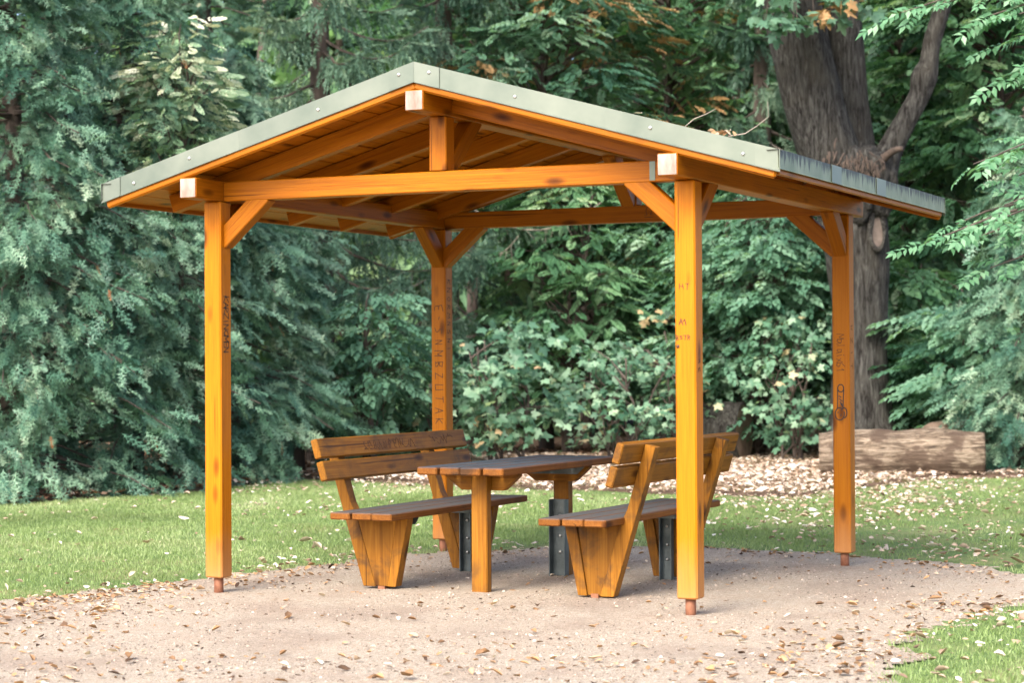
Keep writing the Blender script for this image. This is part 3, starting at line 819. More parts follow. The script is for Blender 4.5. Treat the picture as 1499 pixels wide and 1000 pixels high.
M['leaf_bright'] = leafmat('bright_pinnate_leaves', [(0, (0.06, 0.16, 0.07)), (0.6, (0.12, 0.27, 0.14)), (1, (0.26, 0.42, 0.26))], trans=0.35)
M['leaf_bright_one'] = leafmat('single_pinnate_leaves', [(0, (0.06, 0.16, 0.07)), (0.6, (0.12, 0.27, 0.14)), (1, (0.26, 0.42, 0.26))], obj=True, trans=0.35)
M['leaf_far'] = leafmat('distant_leaves', [(0, (0.06, 0.14, 0.08)), (0.5, (0.17, 0.32, 0.17)), (1, (0.42, 0.52, 0.30))], trans=0.35)  # brightened yellow-green: light breaking through the wood is painted into the leaves
M['bark'] = plain('dark_twig_bark', (0.045, 0.033, 0.026), (0.11, 0.085, 0.07), 9, 0.9, vs=(1, 1, .3))
M['bark_pale'] = plain('pale_dead_twig', (0.20, 0.17, 0.14), (0.36, 0.31, 0.26), 12, 0.9)

# ------------------------------------------------------------------ trees
def limb_path(a, b, sag=0.1, n=6, wob=0.06):
    a, b = np.array(a, float), np.array(b, float); L = np.linalg.norm(b - a); tt = np.linspace(0, 1, n)[:, None]
    p = a + (b - a) * tt; p[:, 2] += sag * L * np.sin(np.pi * tt[:, 0]); p[1:-1] += rng.normal(size=(n - 2, 3)) * wob * L * .4
    return p


def trunk_geo(h, r0, lean=(0, 0), n=9, seg=9, wob=0.06):
    zz = np.linspace(-0.1, h, n); p = np.zeros((n, 3)); p[:, 2] = zz
    p[:, 0] = lean[0] * zz / h + np.cumsum(rng.normal(size=n)) * wob * .4; p[:, 1] = lean[1] * zz / h + np.cumsum(rng.normal(size=n)) * wob * .4
    p[:, :2] -= p[0, :2]
    return p, r0 * (1 - 0.8 * (zz + .1) / (h + .1)) + 0.008


def conifer(base, h, rad, label, seed, n_bough=150, skirt=0.0, dens=21, front=True, mats='yew', ell=1.0, spray=0.34, shape=0.75, group=None):
    """dense feathery evergreen: trunk, boughs, and sprays hanging out from each bough"""
    global rng; keep = rng; rng = np.random.default_rng(seed)
    root = thing('conifer', (base[0], base[1], 0), 0, label, 'conifer', group)
    p, r = trunk_geo(h * .96, 0.10 + .012 * h, n=10); V, F = tube_geo(p, r, 9)
    link('trunk', mesh_np('trunk', V, F), M['bark'], root, True)
    br_, fo = Geo(), Geo()
    for k in range(n_bough):
        tz = rng.uniform(0, 1) ** 1.05
        z = skirt + (h - skirt) * tz
        prof = (1 - tz) ** shape * (0.82 + .18 * min(1, tz * 8))
        az = rng.uniform(0, 2 * np.pi)
        if front and math.sin(az) > 0.35 and rng.uniform() < 0.62: az = -az
        R_ = rad * prof * rng.uniform(.62, 1.16) + .12
        if rng.uniform() < .3: R_ *= .7
        dirv = np.array([math.cos(az), math.sin(az) * ell, 0])
        tip = dirv * R_ + np.array([0, 0, z - .12 * R_])
        st = np.array([0, 0, min(z + .12 * R_, h * .96)])
        path = limb_path(st, tip, .08, 5, .05)
        V, F = tube_geo(path, np.linspace(.022, .006, 5), 4, False); br_.add(V, F)
        nsp = int(dens * (0.5 + R_ / rad * .8)) + 3
        tt = rng.uniform(.35, 1.02, nsp) ** .7
        pos = np.stack([np.interp(tt, np.linspace(0, 1, 5), path[:, i]) for i in range(3)], 1)
        pos += rng.normal(size=(nsp, 3)) * np.array([.14, .14, .10]) * (0.4 + R_ * .35)
        d = dirv / np.linalg.norm(dirv) + rng.normal(size=(nsp, 3)) * np.array([.55, .55, .15]); d[:, 2] += -.50 + rng.normal(size=nsp) * .3
        up = np.array([0, 0, 1.0]) + rng.normal(size=(nsp, 3)) * .75 + dirv * .4
        bt = rng.normal(.46, .17)
        scatter(fo, YEW if rng.uniform() < .5 else YEW_LIGHT, pos, rotmats(d, up), spray * rng.uniform(.65, 1.3, nsp), bt + .15 * rng.normal(size=nsp), .09)
    link('branches', br_.mesh('branches'), M['bark'], root)
    tag(link('foliage', fo.mesh('foliage'), M[mats], root), kind='stuff')
    if h < 8 and h > 5.1:
        df = Geo(); nd = 9; az = rng.uniform(-2.8, -.4, nd); zz = rng.uniform(.3, h * .7, nd); rr = rad * (1 - zz / h) ** shape * 1.02 + .1
        d = np.stack([np.cos(az) * .4, np.sin(az) * .4, -np.ones(nd)], 1)
        scatter(df, YEW_LIGHT, np.stack([np.cos(az) * rr, np.sin(az) * rr * ell, zz], 1), rotmats(d, rng.normal(size=(nd, 3))), rng.uniform(.12, .22, nd), rng.uniform(.1, .9, nd), .05)
        tag(link('dead_fronds', df.mesh('dead_fronds'), M['dead_frond'], root), kind='stuff')
    rng = keep; return root


def spruce(base, h, rad, label, seed, n_bough=46, z0=1.2, hang=0.5, dens=1.0, dead=10):
    """weeping spruce: arched boughs with curtains of hanging twigs, bare curved lower branches"""
    global rng; keep = rng; rng = np.random.default_rng(seed)
    root = thing('spruce_tree', (base[0], base[1], 0), 0, label, 'spruce')
    p, r = trunk_geo(h, 0.24, n=12, wob=.03); V, F = tube_geo(p, r, 10)
    link('trunk', mesh_np('trunk', V, F), M['bark'], root, True)
    br_, fo, de = Geo(), Geo(), Geo()
    for k in range(n_bough):
        tz = k / n_bough; z = z0 + (h - z0) * tz
        az = k * 2.399 + rng.normal() * .3
        if math.sin(az) > .5 and rng.uniform() < .5: az = -az
        R_ = rad * (1 - tz * .85) * rng.uniform(.75, 1.15)
        dv = np.array([math.cos(az), math.sin(az), 0])
        tt = np.linspace(0, 1, 9)
        path = dv[None] * (tt * R_)[:, None]; path[:, 2] = z - R_ * (.55 * tt - .42 * tt ** 3.0) * 1.0
        path[:, :2] += rng.normal(size=(9, 2)) * .02
        V, F = tube_geo(path, np.linspace(.028, .006, 9), 5, False); br_.add(V, F)
        n = int(95 * dens * R_ / rad) + 25
        a = rng.uniform(.18, 1, n)
        pos = np.stack([np.interp(a, tt, path[:, i]) for i in range(3)], 1)
        side = np.cross(dv, [0, 0, 1.0]); sg = rng.uniform(-1, 1, n)
        pos += side[None] * (sg * .34 * (1.1 - a) * R_ * .45)[:, None]
        d = np.array([0, 0, -1.0]) + dv * .35 + side[None] * (sg * .5)[:, None] + rng.normal(size=(n, 3)) * .16
        up = rng.normal(size=(n, 3))
        bt = rng.normal(.52, .14)
        scatter(fo, STRAND, pos, rotmats(d, up), hang * rng.uniform(.5, 1.25, n) * (.65 + .5 * (1 - a)), bt + .1 * rng.normal(size=n), .08)
        n2 = 9
        a = np.linspace(.45, 1.0, n2); pos = np.stack([np.interp(a, tt, path[:, i]) for i in range(3)], 1)
        d = dv + side[None] * (np.where(np.arange(n2) % 2, 1, -1) * .6)[:, None] + rng.normal(size=(n2, 3)) * .12; d[:, 2] += .1
        scatter(fo, FIRTIP, pos, rotmats(d, np.array([[0, 0, 1.0]]) + rng.normal(size=(n2, 3)) * .2), .42 * rng.uniform(.7, 1.2, n2), bt + .16 + .1 * rng.normal(size=n2), .06)
    for k in range(dead):
        az = rng.uniform(-2.9, -0.25); z = rng.uniform(.8, min(h * .55, 6)); L = rad * rng.uniform(.7, 1.15)
        dv = np.array([math.cos(az), math.sin(az), 0]); tt = np.linspace(0, 1, 9)
        path = dv[None] * (tt * L)[:, None]; path[:, 2] = z - L * (.75 * tt - .62 * tt ** 2.2)
        V, F = tube_geo(path, np.linspace(.02, .007, 9), 5, False); de.add(V, F)
        for q in range(7):
            a = rng.uniform(.3, .95); s_ = np.array([np.interp(a, tt, path[:, i]) for i in range(3)])
            e = s_ + np.array([rng.normal() * .1, rng.normal() * .1, -rng.uniform(.15, .5)])
            V, F = tube_geo(limb_path(s_, e, .02, 4, .06), np.linspace(.006, .003, 4), 3, False); de.add(V, F)
    link('branches', br_.mesh('branches'), M['bark'], root)
    if dead: link('dead_branches', de.mesh('dead_branches'), M['bark_pale'], root)
    tag(link('foliage', fo.mesh('foliage'), M['spruce'], root), kind='stuff')
    rng = keep; return root


def broadleaf(name, base, h, rx, rz, label, cat, seed, n_bough=60, twig=TW_BEECH, ntw=13, size=0.5, mats='leaf', trunk_r=0.07, zc=None, spread=0.55, ry=None,
              autumn=0.0, maple=0.0, n_one=0, stems=1, tint=0.42, group=None, lean=(0, 0), tilt=0.22):
    """broad-leaved tree or bush: stems, limbs, and flat leafy plates at the limb ends with gaps between them"""
    global rng; keep = rng; rng = np.random.default_rng(seed)
    root = thing(name, (base[0], base[1], 0), 0, label, cat, group)
    ry = ry or rx; zc = h - rz if zc is None else zc
    tr = Geo(); tops = []
    for s_ in range(stems):
        l_ = (lean[0] + (rng.normal() * rx * .4 if stems > 1 else 0), lean[1] + (rng.normal() * ry * .4 if stems > 1 else 0))
        p, r = trunk_geo(h * rng.uniform(.75, .92), trunk_r * (1 if stems == 1 else rng.uniform(.5, 1)), l_, wob=.08)
        if stems > 1: p[:, :2] += rng.normal(size=2) * .12
        V, F = tube_geo(p, r, 9); tr.add(V, F); tops.append(p)
    link('trunk' if stems == 1 else 'stems', tr.mesh('trunk'), M['bark'], root, True)
    br_, fo, au = Geo(), Geo(), Geo(); ones = []
    for k in range(n_bough):
        while True:
            q = rng.uniform(-1, 1, 3); L = np.linalg.norm(q)
            if .3 < L < 1 and not (q[1] > .3 and rng.uniform() < .6): break
        q = q / L * L ** .6 * rng.uniform(.86, 1.12)
        c = np.array([q[0] * rx + lean[0], q[1] * ry + lean[1], zc + q[2] * rz])
        if c[2] < .12: c[2] = rng.uniform(.1, .4)
        p = tops[rng.integers(len(tops))]; zt = np.clip(c[2] - rng.uniform(.2, .9), .1, p[-1, 2]); s0 = np.array([np.interp(zt, p[:, 2], p[:, 0]), np.interp(zt, p[:, 2], p[:, 1]), zt])
        V, F = tube_geo(limb_path(s0, c, .06, 5, .08), np.linspace(.016 + trunk_r * .1, .005, 5), 4, False); br_.add(V, F)
        out = c - np.array([lean[0], lean[1], c[2]]); out /= np.linalg.norm(out) + 1e-6
        n = int(ntw * rng.uniform(.6, 1.4)); bt = rng.normal(tint, .2)
        az = rng.uniform(0, 2 * np.pi, n); rr = spread * np.sqrt(rng.uniform(0, 1, n))
        off = np.stack([np.cos(az) * rr, np.sin(az) * rr, rng.normal(size=n) * .07 - .25 * rr * rr / max(spread, .1)], 1)
        pos = c + off
        d = off * np.array([1, 1, .4]) / (rr[:, None] + .05) + out * .7 + rng.normal(size=(n, 3)) * .35; d[:, 2] = d[:, 2] * .5 - .18
        up = np.array([0, 0, 1.0]) + rng.normal(size=(n, 3)) * tilt + out * .25
        isau = rng.uniform() < autumn
        if maple:
            nn = n * 2
            pos2 = np.repeat(pos, 2, 0) + rng.normal(size=(nn, 3)) * np.array([.12, .12, .07]); d2 = np.repeat(d, 2, 0) + rng.normal(size=(nn, 3)) * .6; d2[:, 2] -= .25
            up2 = np.array([0, -.55, .9]) + rng.normal(size=(nn, 3)) * .42 + out * .3
            R_ = rotmats(d2, up2); sc = maple * rng.uniform(.6, 1.25, nn); ti = bt + .13 * rng.normal(size=nn)
            for v in range(3):
                ix = np.arange(nn) % 3 == v
                if n_one:
                    for a in np.where(ix)[0]: ones.append((pos2[a][1] - sc[a] * 2, v, R_[a], pos2[a], sc[a], ti[a]))
                else: scatter(au if isau else fo, ML[v], pos2[ix], R_[ix], sc[ix], ti[ix], .03)
        else:
            scatter(au if isau else fo, twig, pos, rotmats(d, up), size * rng.uniform(.7, 1.25, n), bt + .1 * rng.normal(size=n), .06)
    link('branches', br_.mesh('branches'), M['bark'], root)
    if n_one:
        ones.sort(key=lambda e: e[0])
        for yv, v, R_, p_, s_, ti in ones[:n_one]:
            o = bpy.data.objects.new('leaf', LEAFMESH[v]); COL.objects.link(o); o.parent = root
            mm = Matrix((R_ * s_).tolist()).to_4x4(); mm.translation = p_; o.matrix_basis = mm
        for v in range(3):
            g = [e for e in ones[n_one:] if e[1] == v]
            if g: scatter(fo, ML[v], np.array([e[3] for e in g]), np.array([e[2] for e in g]), np.array([e[4] for e in g]), np.array([e[5] for e in g]), .03)
    if fo.n: tag(link('foliage', fo.mesh('foliage'), M[mats], root), kind='stuff')
    if au.n: tag(link('autumn_foliage', au.mesh('autumn_foliage'), M['leaf_autumn'], root), kind='stuff')
    rng = keep; return root


LEAFMESH = []
for v in range(3):
    me = mesh_np('maple_leaf_shape', *ML[v]); me.materials.append(M['leaf_maple_one']); LEAFMESH.append(me)

# evergreen wall on the left
for px, dep, h, rad, lab, sd_, nb in [
        (20, 24.2, 7.0, 2.0, 'blue-green evergreen at the left edge, its skirt touching the lawn', 21, 250),
        (190, 25.6, 7.6, 1.75, 'tall feathery evergreen directly left of the front left post', 22, 240),
        (335, 27.0, 5.6, 1.35, 'lower dark evergreen seen just right of the front left post', 23, 170),
        (430, 28.6, 4.2, 0.95, 'narrow dark evergreen above the left bench backrest', 24, 90),
        (90, 29.5, 11.5, 2.4, 'tallest evergreen rising behind the left evergreens', 25, 95),
        (300, 31.5, 10.5, 1.7, 'grey-green evergreen behind the left roof slope', 26, 100)]:
    q = W(px, 600, dep)
    conifer((q.x, q.y), h, rad, lab, sd_, nb, skirt=0.15, shape=.62 if h < 9 else .8)
q = W(1502, 600, 27.6)
conifer((q.x, q.y), 5.0, 1.0, 'dark blue-green evergreen at the right edge beside the sawn log', 27, 120, skirt=.15)
q = W(262, 600, 25.2)  # pale shrub added here in place of sun falling on the evergreens
broadleaf('sun_patch_shrub', (q.x, q.y), 5.3, .50, 1.25, 'added pale shrub standing in for a sunlit patch on the evergreens above the left eave', 'shrub', 31, 60, TW_BEECH, 16, .20, 'pale', .04, zc=4.4, spread=.34, tint=.5, tilt=1.2)
# weeping spruces
for px, dep, h, rad, lab, sd_, nb, z0, dn in [
        (470, 31.0, 12.0, 2.6, 'weeping spruce with long drooping boughs behind the roof ridge', 41, 60, 2.6, 12),
        (655, 33.5, 12.5, 2.7, 'dark spruce with bare curved branches seen through the shelter beside the back left post', 42, 56, 1.6, 14),
        (1120, 35.0, 11.0, 1.8, 'pale weeping spruce left of the thick trunk', 43, 52, 2.5, 6)]:
    q = W(px, 600, dep); spruce((q.x, q.y), h, rad, lab, sd_, nb, z0, dead=dn)
# maple saplings and shrubs at the wood's edge
for px, dep, h, rx, lab, sd_, nb, ms, au in [
        (742, 29.0, 2.15, .72, 'maple sapling with pale and peach leaves right of the back left post', 51, 34, .115, 0.14),
        (905, 30.0, 1.75, .75, 'low maple bush with large leaves above the far end of the table', 52, 22, .10, 0.03),
        (640, 30.0, 1.9, .55, 'small maple growing behind the back left post', 53, 18, .105, 0.0),
        (1160, 30.5, 2.2, .75, 'bushy maple left of the back right post', 54, 28, .10, 0.02),
        (985, 31.5, 2.3, .6, 'maple sapling hidden partly by the front right post', 55, 22, .10, 0.04)]:
    q = W(px, 600, dep)
    broadleaf('maple_sapling', (q.x, q.y), h, rx, h * .46, lab, 'maple', sd_, nb, ntw=12, mats='leaf_maple', trunk_r=.022, zc=h * .55, spread=.34, autumn=au, maple=ms, n_one=120, stems=4, tint=.52)
for px, dep, h, rx, lab, sd_, nb, tw, sz, mt_ in [
        (540, 28.6, 2.6, .62, 'thin pale-leaved shrub above the left bench backrest', 61, 26, TW_ELM, .34, 'leaf'),
        (585, 30.5, 1.5, .65, 'grey-green low bush left of the back left post', 62, 24, TW_ELM, .32, 'leaf'),
        (835, 33.0, 4.6, 1.2, 'slender hazel with dark stem in the middle of the wood', 63, 110, TW_BEECH, .33, 'leaf_green'),
        (985, 34.0, 4.8, 1.3, 'broad leafy hazel seen left of the front right post', 64, 120, TW_ELM, .33, 'leaf'),
        (1120, 32.0, 4.4, 1.35, 'layered hazel filling the gap between the right posts', 65, 160, TW_ELM, .32, 'leaf'),
        (1340, 32.0, 3.3, .95, 'leafy bush right of the thick trunk behind the sawn log', 66, 60, TW_ELM, .44, 'leaf_green'),
        (1420, 30.0, 2.4, .8, 'bush between the thick trunk and the right evergreen', 67, 44, TW_BEECH, .46, 'leaf')]:
    q = W(px, 600, dep)
    broadleaf('hazel_bush', (q.x, q.y), h, rx, h * .45, lab, 'bush', sd_, nb, tw, 14, sz, mt_, .05, zc=h * .55, spread=.5, stems=3, tint=.5)
for px, dep, h, rx, rz, lab, sd_, nb, tw, sz, mt_, au in [
        (800, 34.5, 9.5, 1.7, 2.9, 'beech with grey-green and peach patches above the middle of the roof', 71, 130, TW_BEECH, .40, 'leaf', .14),
        (985, 37.0, 10.0, 1.9, 3.2, 'green beech left of the weeping spruce above the roof', 72, 120, TW_BEECH, .42, 'leaf_green', .03),
        (1330, 36.5, 11.0, 2.0, 4.2, 'leafy beech behind the bare side limb of the thick trunk', 73, 150, TW_BEECH, .5, 'leaf', .01),
        (1470, 34.0, 10.0, 1.7, 3.9, 'fresh green beech filling the upper right corner', 74, 140, TW_BEECH, .5, 'leaf_green', .0),
        (690, 38.0, 11.0, 1.6, 3.0, 'beech behind the roof ridge', 75, 70, TW_BEECH, .5, 'leaf_green', .05)]:
    q = W(px, 600, dep)
    broadleaf('beech_tree', (q.x, q.y), h, rx, rz, lab, 'beech', sd_, nb, tw, 15, sz, mt_, .13, spread=.62, autumn=au, tint=.48)

# far wood behind everything: trunks one can hardly tell apart and leaf masses
fo = Geo(); n = 15000
pos = np.stack([rng.uniform(-15, 15, n), rng.uniform(41, 56, n), rng.uniform(0.2, 17, n)], 1)
keepm = vnoise(pos[:, 0] * .55, pos[:, 2] * .6, 33) + .5 * vnoise(pos[:, 0] * 1.6, pos[:, 2] * 1.7, 34) > -.75
pos = pos[keepm]; n = len(pos)
scatter(fo, TW_FAR, pos, rotmats(np.array([0, -.5, -.15]) + rng.normal(size=(n, 3)) * np.array([.8, .5, .25]), np.array([0, -.3, 1.0]) + rng.normal(size=(n, 3)) * .35), rng.uniform(.95, 1.8, n),
        .5 + .25 * vnoise(pos[:, 0] * .4, pos[:, 2] * .4, 35) + .12 * rng.normal(size=n), .05)
tag(link('distant_wood', fo.mesh('distant_wood'), M['leaf_far']), 'far-off leafy wood behind all the trees', 'wood', kind='stuff')
k = 0
for px, dep, r_ in [(860, 39, .13), (945, 40, .10), (640, 40, .16), (1075, 41, .22), (330, 40, .15), (1450, 41, .16), (500, 42, .14), (1230, 43, .2), (1000, 39, .09), (760, 43, .15)]:
    q = W(px, 600, dep); p, r = trunk_geo(13, r_, (rng.normal() * .5, 0), n=10, wob=.05)
    V, F = tube_geo(p, r, 8); root = link('tree_trunk', mesh_np('tree_trunk', V, F), M['bark'], None, True); root.location = (q.x, q.y, 0)
    tag(root, 'dark slim bare trunk standing far back in the wood', 'tree trunk', 'dark trunks deep in the wood')

# ------------------------------------------------------------------ the old oak
mt, t, out = newmat('furrowed_grey_bark')
v = objcoord(t, (15, 15, 1.7), False); a = noise(t, v, 1.6, 6, 0.7, 1.0); b = noise(t, objcoord(t, (1, 1, 1), False), 1.7, 4, 0.6)
c = ramp(t, a, [(0.40, (0.010, 0.008, 0.007)), (0.5, (0.038, 0.037, 0.033)), (0.66, (0.098, 0.096, 0.087))])
c = mixc(t, ramp(t, b, [(0.45, 0.0), (0.7, 0.55)]), c, (0.055, 0.050, 0.038))
finish(t, out, c, 0.9, a, 1.0, 0.05, spec=0.2); M['oakbark'] = mt
mt, t, out = newmat('weathered_log_wood')
a = noise(t, objcoord(t, (2.0, 13, 13), False), 1.5, 6, 0.72, 1.2); b = noise(t, objcoord(t, (1.6, 2.2, 2.2), False), 1.6, 4, 0.6)
c = ramp(t, a, [(0.36, (0.035, 0.025, 0.019)), (0.47, (0.15, 0.112, 0.078)), (0.63, (0.34, 0.275, 0.205))])
c = mixc(t, ramp(t, b, [(0.50, 0.0), (0.58, 0.85)]), c, (0.085, 0.058, 0.042))
finish(t, out, c, 0.9, a, 1.0, 0.05, spec=0.15); M['logwood'] = mt
M['cutwood'] = plain('sawn_wood_face', (0.10, 0.07, 0.05), (0.26, 0.19, 0.14), 6, 0.9)
M['cutpale'] = plain('healed_cut_face', (0.10, 0.075, 0.058), (0.19, 0.15, 0.12), 8, 0.9)
M['rawbark'] = plain('brown_torn_bark', (0.022, 0.016, 0.012), (0.075, 0.052, 0.038), 14, 0.9, bstr=.8)

OD = 30.0
ob = W(1260, 640, OD); OB = np.array([ob.x, ob.y, 0.0])


def oakpts(lst):
    """(pixel x, pixel y, half width in pixels, distance offset) -> points relative to the trunk base, radii"""
    P_, R_ = [], []
    for x, y, hw, dz in lst:
        q = W(x, y, OD + dz); P_.append(np.array(q) - OB); R_.append(hw / FPX * OD)
    return np.array(P_), np.array(R_)


def bark_tube(name, pts, rad, parent, seg=40, sub=40, amp=0.05, freq=9.0, mat='oakbark', flare=0.0, seed=0):
    n = len(pts); s_ = np.linspace(0, n - 1, sub)
    P_ = np.stack([np.interp(s_, np.arange(n), pts[:, i]) for i in range(3)], 1)
    ker = np.array([1, 2, 3, 2, 1]) / 9.0
    for i in range(3):
        pad = np.concatenate([[2 * P_[0, i] - P_[2, i], 2 * P_[0, i] - P_[1, i]], P_[:, i], [2 * P_[-1, i] - P_[-2, i], 2 * P_[-1, i] - P_[-3, i]]])
        P_[:, i] = np.convolve(pad, ker, 'valid')
    R_ = np.interp(s_, np.arange(n), rad)
    V, F = tube_geo(P_, R_, seg)
    nr = sub * seg; ring = V[:nr].reshape(sub, seg, 3); c = P_[:, None]; d = (ring - c) / (R_[:, None, None] + 1e-6)
    th = np.arange(seg) / seg * freq; LL = np.linspace(0, sub * .12, sub)
    f1 = np.abs(vnoise(np.broadcast_to(th, (sub, seg)) * 2.2 + 7 * seed, np.broadcast_to(LL[:, None], (sub, seg)) * .7, 50 + seed))
    f2 = vnoise(np.broadcast_to(th, (sub, seg)) * .45, np.broadcast_to(LL[:, None], (sub, seg)) * .8, 51 + seed)
    f1[:, -1] = f1[:, 0]; f2[:, -1] = (f2[:, -2] + f2[:, 0]) / 2
    k = 1 + amp * (f1 * 1.6 - .5) + amp * 1.6 * f2
    if flare: k = k + flare * np.exp(-np.linspace(0, 9, sub))[:, None] * (1 + .6 * np.sin(th * 5)[None])
    V[:nr] = (c + d * (R_[:, None] * k)[..., None]).reshape(-1, 3)
    return link(name, mesh_np(name, V, F), M[mat], parent, True)


oak = thing('old_oak', (OB[0], OB[1], 0), 0, 'old oak with two massive stems, a knobbly burl and a bare side limb', 'oak')
p, r = oakpts([(1262, 648, 46, 0), (1262, 600, 41, 0), (1260, 520, 41, 0), (1258, 440, 43, 0), (1256, 380, 45, 0), (1250, 320, 50, 0), (1246, 270, 56, 0)])
bark_tube('trunk', p, r, oak, flare=.25, seed=1, sub=60)
p, r = oakpts([(1240, 300, 44, -.1), (1217, 235, 44, -.15), (1194, 160, 43, -.2), (1176, 80, 43, -.2), (1158, 0, 43, -.15), (1135, -110, 40, .2), (1105, -230, 30, .4), (1080, -330, 14, .6)])
bark_tube('stem', p, r, oak, seed=2, sub=70)
p, r = oakpts([(1258, 300, 40, .2), (1250, 235, 34, .25), (1243, 160, 30, .25), (1236, 80, 29, .25), (1229, 0, 30, .25), (1222, -110, 30, .2), (1225, -230, 22, .3), (1235, -340, 10, .3)])
bark_tube('stem', p, r, oak, seed=3, sub=70)
p, r = oakpts([(1284, 258, 30, -.1), (1304, 218, 19, -.2), (1326, 178, 16, -.2), (1346, 140, 16, -.2), (1352, 112, 20, -.2), (1360, 92, 14, -.2), (1364, 60, 13, -.2), (1378, 18, 13, -.2), (1392, -40, 12, -.3), (1400, -120, 8, -.4)])
bark_tube('limb', p, r, oak, seed=4, sub=50, amp=.08)
# the burl: swollen knobbly collar
bm = bmesh.new(); bmesh.ops.create_icosphere(bm, subdivisions=5, radius=1)
cb, rb = oakpts([(1254, 272, 56, -.25)])
co = np.array([v_.co[:] for v_ in bm.verts])
nz = vnoise(co[:, 0] * 4 + co[:, 1] * 2, co[:, 2] * 3.2 + co[:, 1] * 3, 61) * .10 + vnoise(co[:, 0] * 9 - co[:, 1] * 5, co[:, 2] * 4, 62) * .09 + np.abs(vnoise(co[:, 0] * 17, co[:, 2] * 5 + co[:, 1] * 9, 63)) * .09
co = co * (1 + nz)[:, None] * np.array([rb[0] * 1.0, rb[0] * .82, rb[0] * 1.08])
for v_, c_ in zip(bm.verts, co): v_.co = c_
o = link('burl', bm_mesh('burl', bm), M['oakbark'], oak, True); o.location = cb[0]
# torn bark tufts on top of the burl
tf = Geo()
for k in range(110):
    x = 1205 + rng.uniform(0, 90); y = 238 + rng.normal() * 12 + (x - 1205) * .06
    q = np.array(W(x, y, OD - .90 + abs(x - 1250) / 90 * .35)) - OB
    e = q + np.array([rng.normal() * .05, -rng.uniform(.0, .06), -rng.uniform(.06, .22)])
    V, F = tube_geo(limb_path(q, e, -.1, 4, .1), np.array([.012, .016, .011, .003]) * rng.uniform(.6, 1.3), 5); tf.add(V, F)
link('torn_bark', tf.mesh('torn_bark'), M['rawbark'], oak, True)
p, r = oakpts([(1286, 236, 9, -.45), (1300, 226, 6.5, -.6), (1311, 220, 5, -.68), (1322, 218, 3.5, -.72)])
bark_tube('broken_stub', p, r, oak, 12, 14, .2, mat='rawbark', seed=5)
# healed round cut with a raised lip
cq, rq = oakpts([(1284, 338, 15, -.46)])
bm = bmesh.new(); bmesh.ops.create_circle(bm, cap_ends=True, radius=1, segments=20)
for v_ in bm.verts: v_.co = (v_.co.x * rq[0] * .8, v_.co.y * rq[0] * 1.75, 0)
cs = link('cut_scar', bm_mesh('cut_scar', bm), M['cutpale'], oak)
cs.matrix_basis = Matrix.Translation(cq[0]) @ Matrix.Rotation(math.radians(28), 4, 'Z') @ Matrix.Rotation(math.radians(88), 4, 'X')
th = np.linspace(0, 2 * np.pi, 25)
V, F = tube_geo(np.stack([np.cos(th) * rq[0] * .85, np.sin(th) * rq[0] * 1.82, np.zeros(25)], 1), .035 + .012 * np.sin(th * 3), 8, False)
lip = link('scar_lip', mesh_np('scar_lip', V, F), M['oakbark'], oak, True); lip.matrix_basis = cs.matrix_basis.copy()
# crown above the frame and the leafy spray that hangs in front of the stems
fo, au, br_ = Geo(), Geo(), Geo()
for k in range(120):
    if k < 26:
        q = np.array(W(rng.uniform(1085, 1265), rng.uniform(-40, 38), OD - 1.4 + rng.normal() * .25)) - OB; st = np.array(W(1150, -200, OD)) - OB
    else:
        q = np.array([rng.normal() * 2.2 - .8, rng.normal() * 1.5 - .2, rng.uniform(7.6, 10.5)]); st = np.array(W(rng.uniform(1100, 1230), -210, OD + .2)) - OB
    V, F = tube_geo(limb_path(st, q, .08, 6, .06), np.linspace(.03, .006, 6), 4, False); br_.add(V, F)
    nn = 12; az = rng.uniform(0, 6.28, nn); off = np.stack([np.cos(az) * .35, np.sin(az) * .3, rng.normal(size=nn) * .1], 1) * rng.uniform(.3, 1, (nn, 1))
    d = off + rng.normal(size=(nn, 3)) * .3; d[:, 2] -= .25
    R_ = rotmats(d, np.array([0, -.5, 1.0]) + rng.normal(size=(nn, 3)) * .4)
    scatter(au if (k < 26 and rng.uniform() < .28) else fo, ML[k % 3], q + off, R_, rng.uniform(.09, .17, nn), rng.normal(.45, .12) + .1 * rng.normal(size=nn), .03)
link('branches', br_.mesh('branches'), M['bark'], oak)
tag(link('foliage', fo.mesh('foliage'), M['leaf_maple'], oak), kind='stuff'); tag(link('autumn_foliage', au.mesh('autumn_foliage'), M['leaf_autumn'], oak), kind='stuff')

# ------------------------------------------------------------------ logs
def log(p0, p1, r, label, seed, name='log', mat='logwood', sink=.04, taper=1.0):
    p0, p1 = np.array(p0, float), np.array(p1, float); mid = (p0 + p1) / 2
    root = thing(name, (mid[0], mid[1], 0), math.atan2(p1[1] - p0[1], p1[0] - p0[0]), label, 'log')
    L = np.linalg.norm(p1 - p0); pts = np.stack([np.linspace(-L / 2, L / 2, 9), np.zeros(9), np.full(9, r - sink)], 1)
    o = bark_tube('log_body', pts, r * np.array([.90, .98, 1.0, 1.0, .99, 1.0, 1.02, 1.0, .95]), root, 48, 60, .05, 6, mat, seed=seed)
    rg = np.random.default_rng(seed)
    for s_ in (-1, 1):
        bm = bmesh.new(); bmesh.ops.create_circle(bm, cap_ends=True, radius=r * .93 * (1 if s_ < 0 else taper), segments=28)
        c = link('sawn_end', bm_mesh('sawn_end', bm), M['cutwood'], root)
        c.matrix_basis = Matrix.Translation((s_ * (L / 2 + .006), 0, r - sink)) @ Matrix.Rotation(s_ * math.pi / 2, 4, 'Y')
    return root


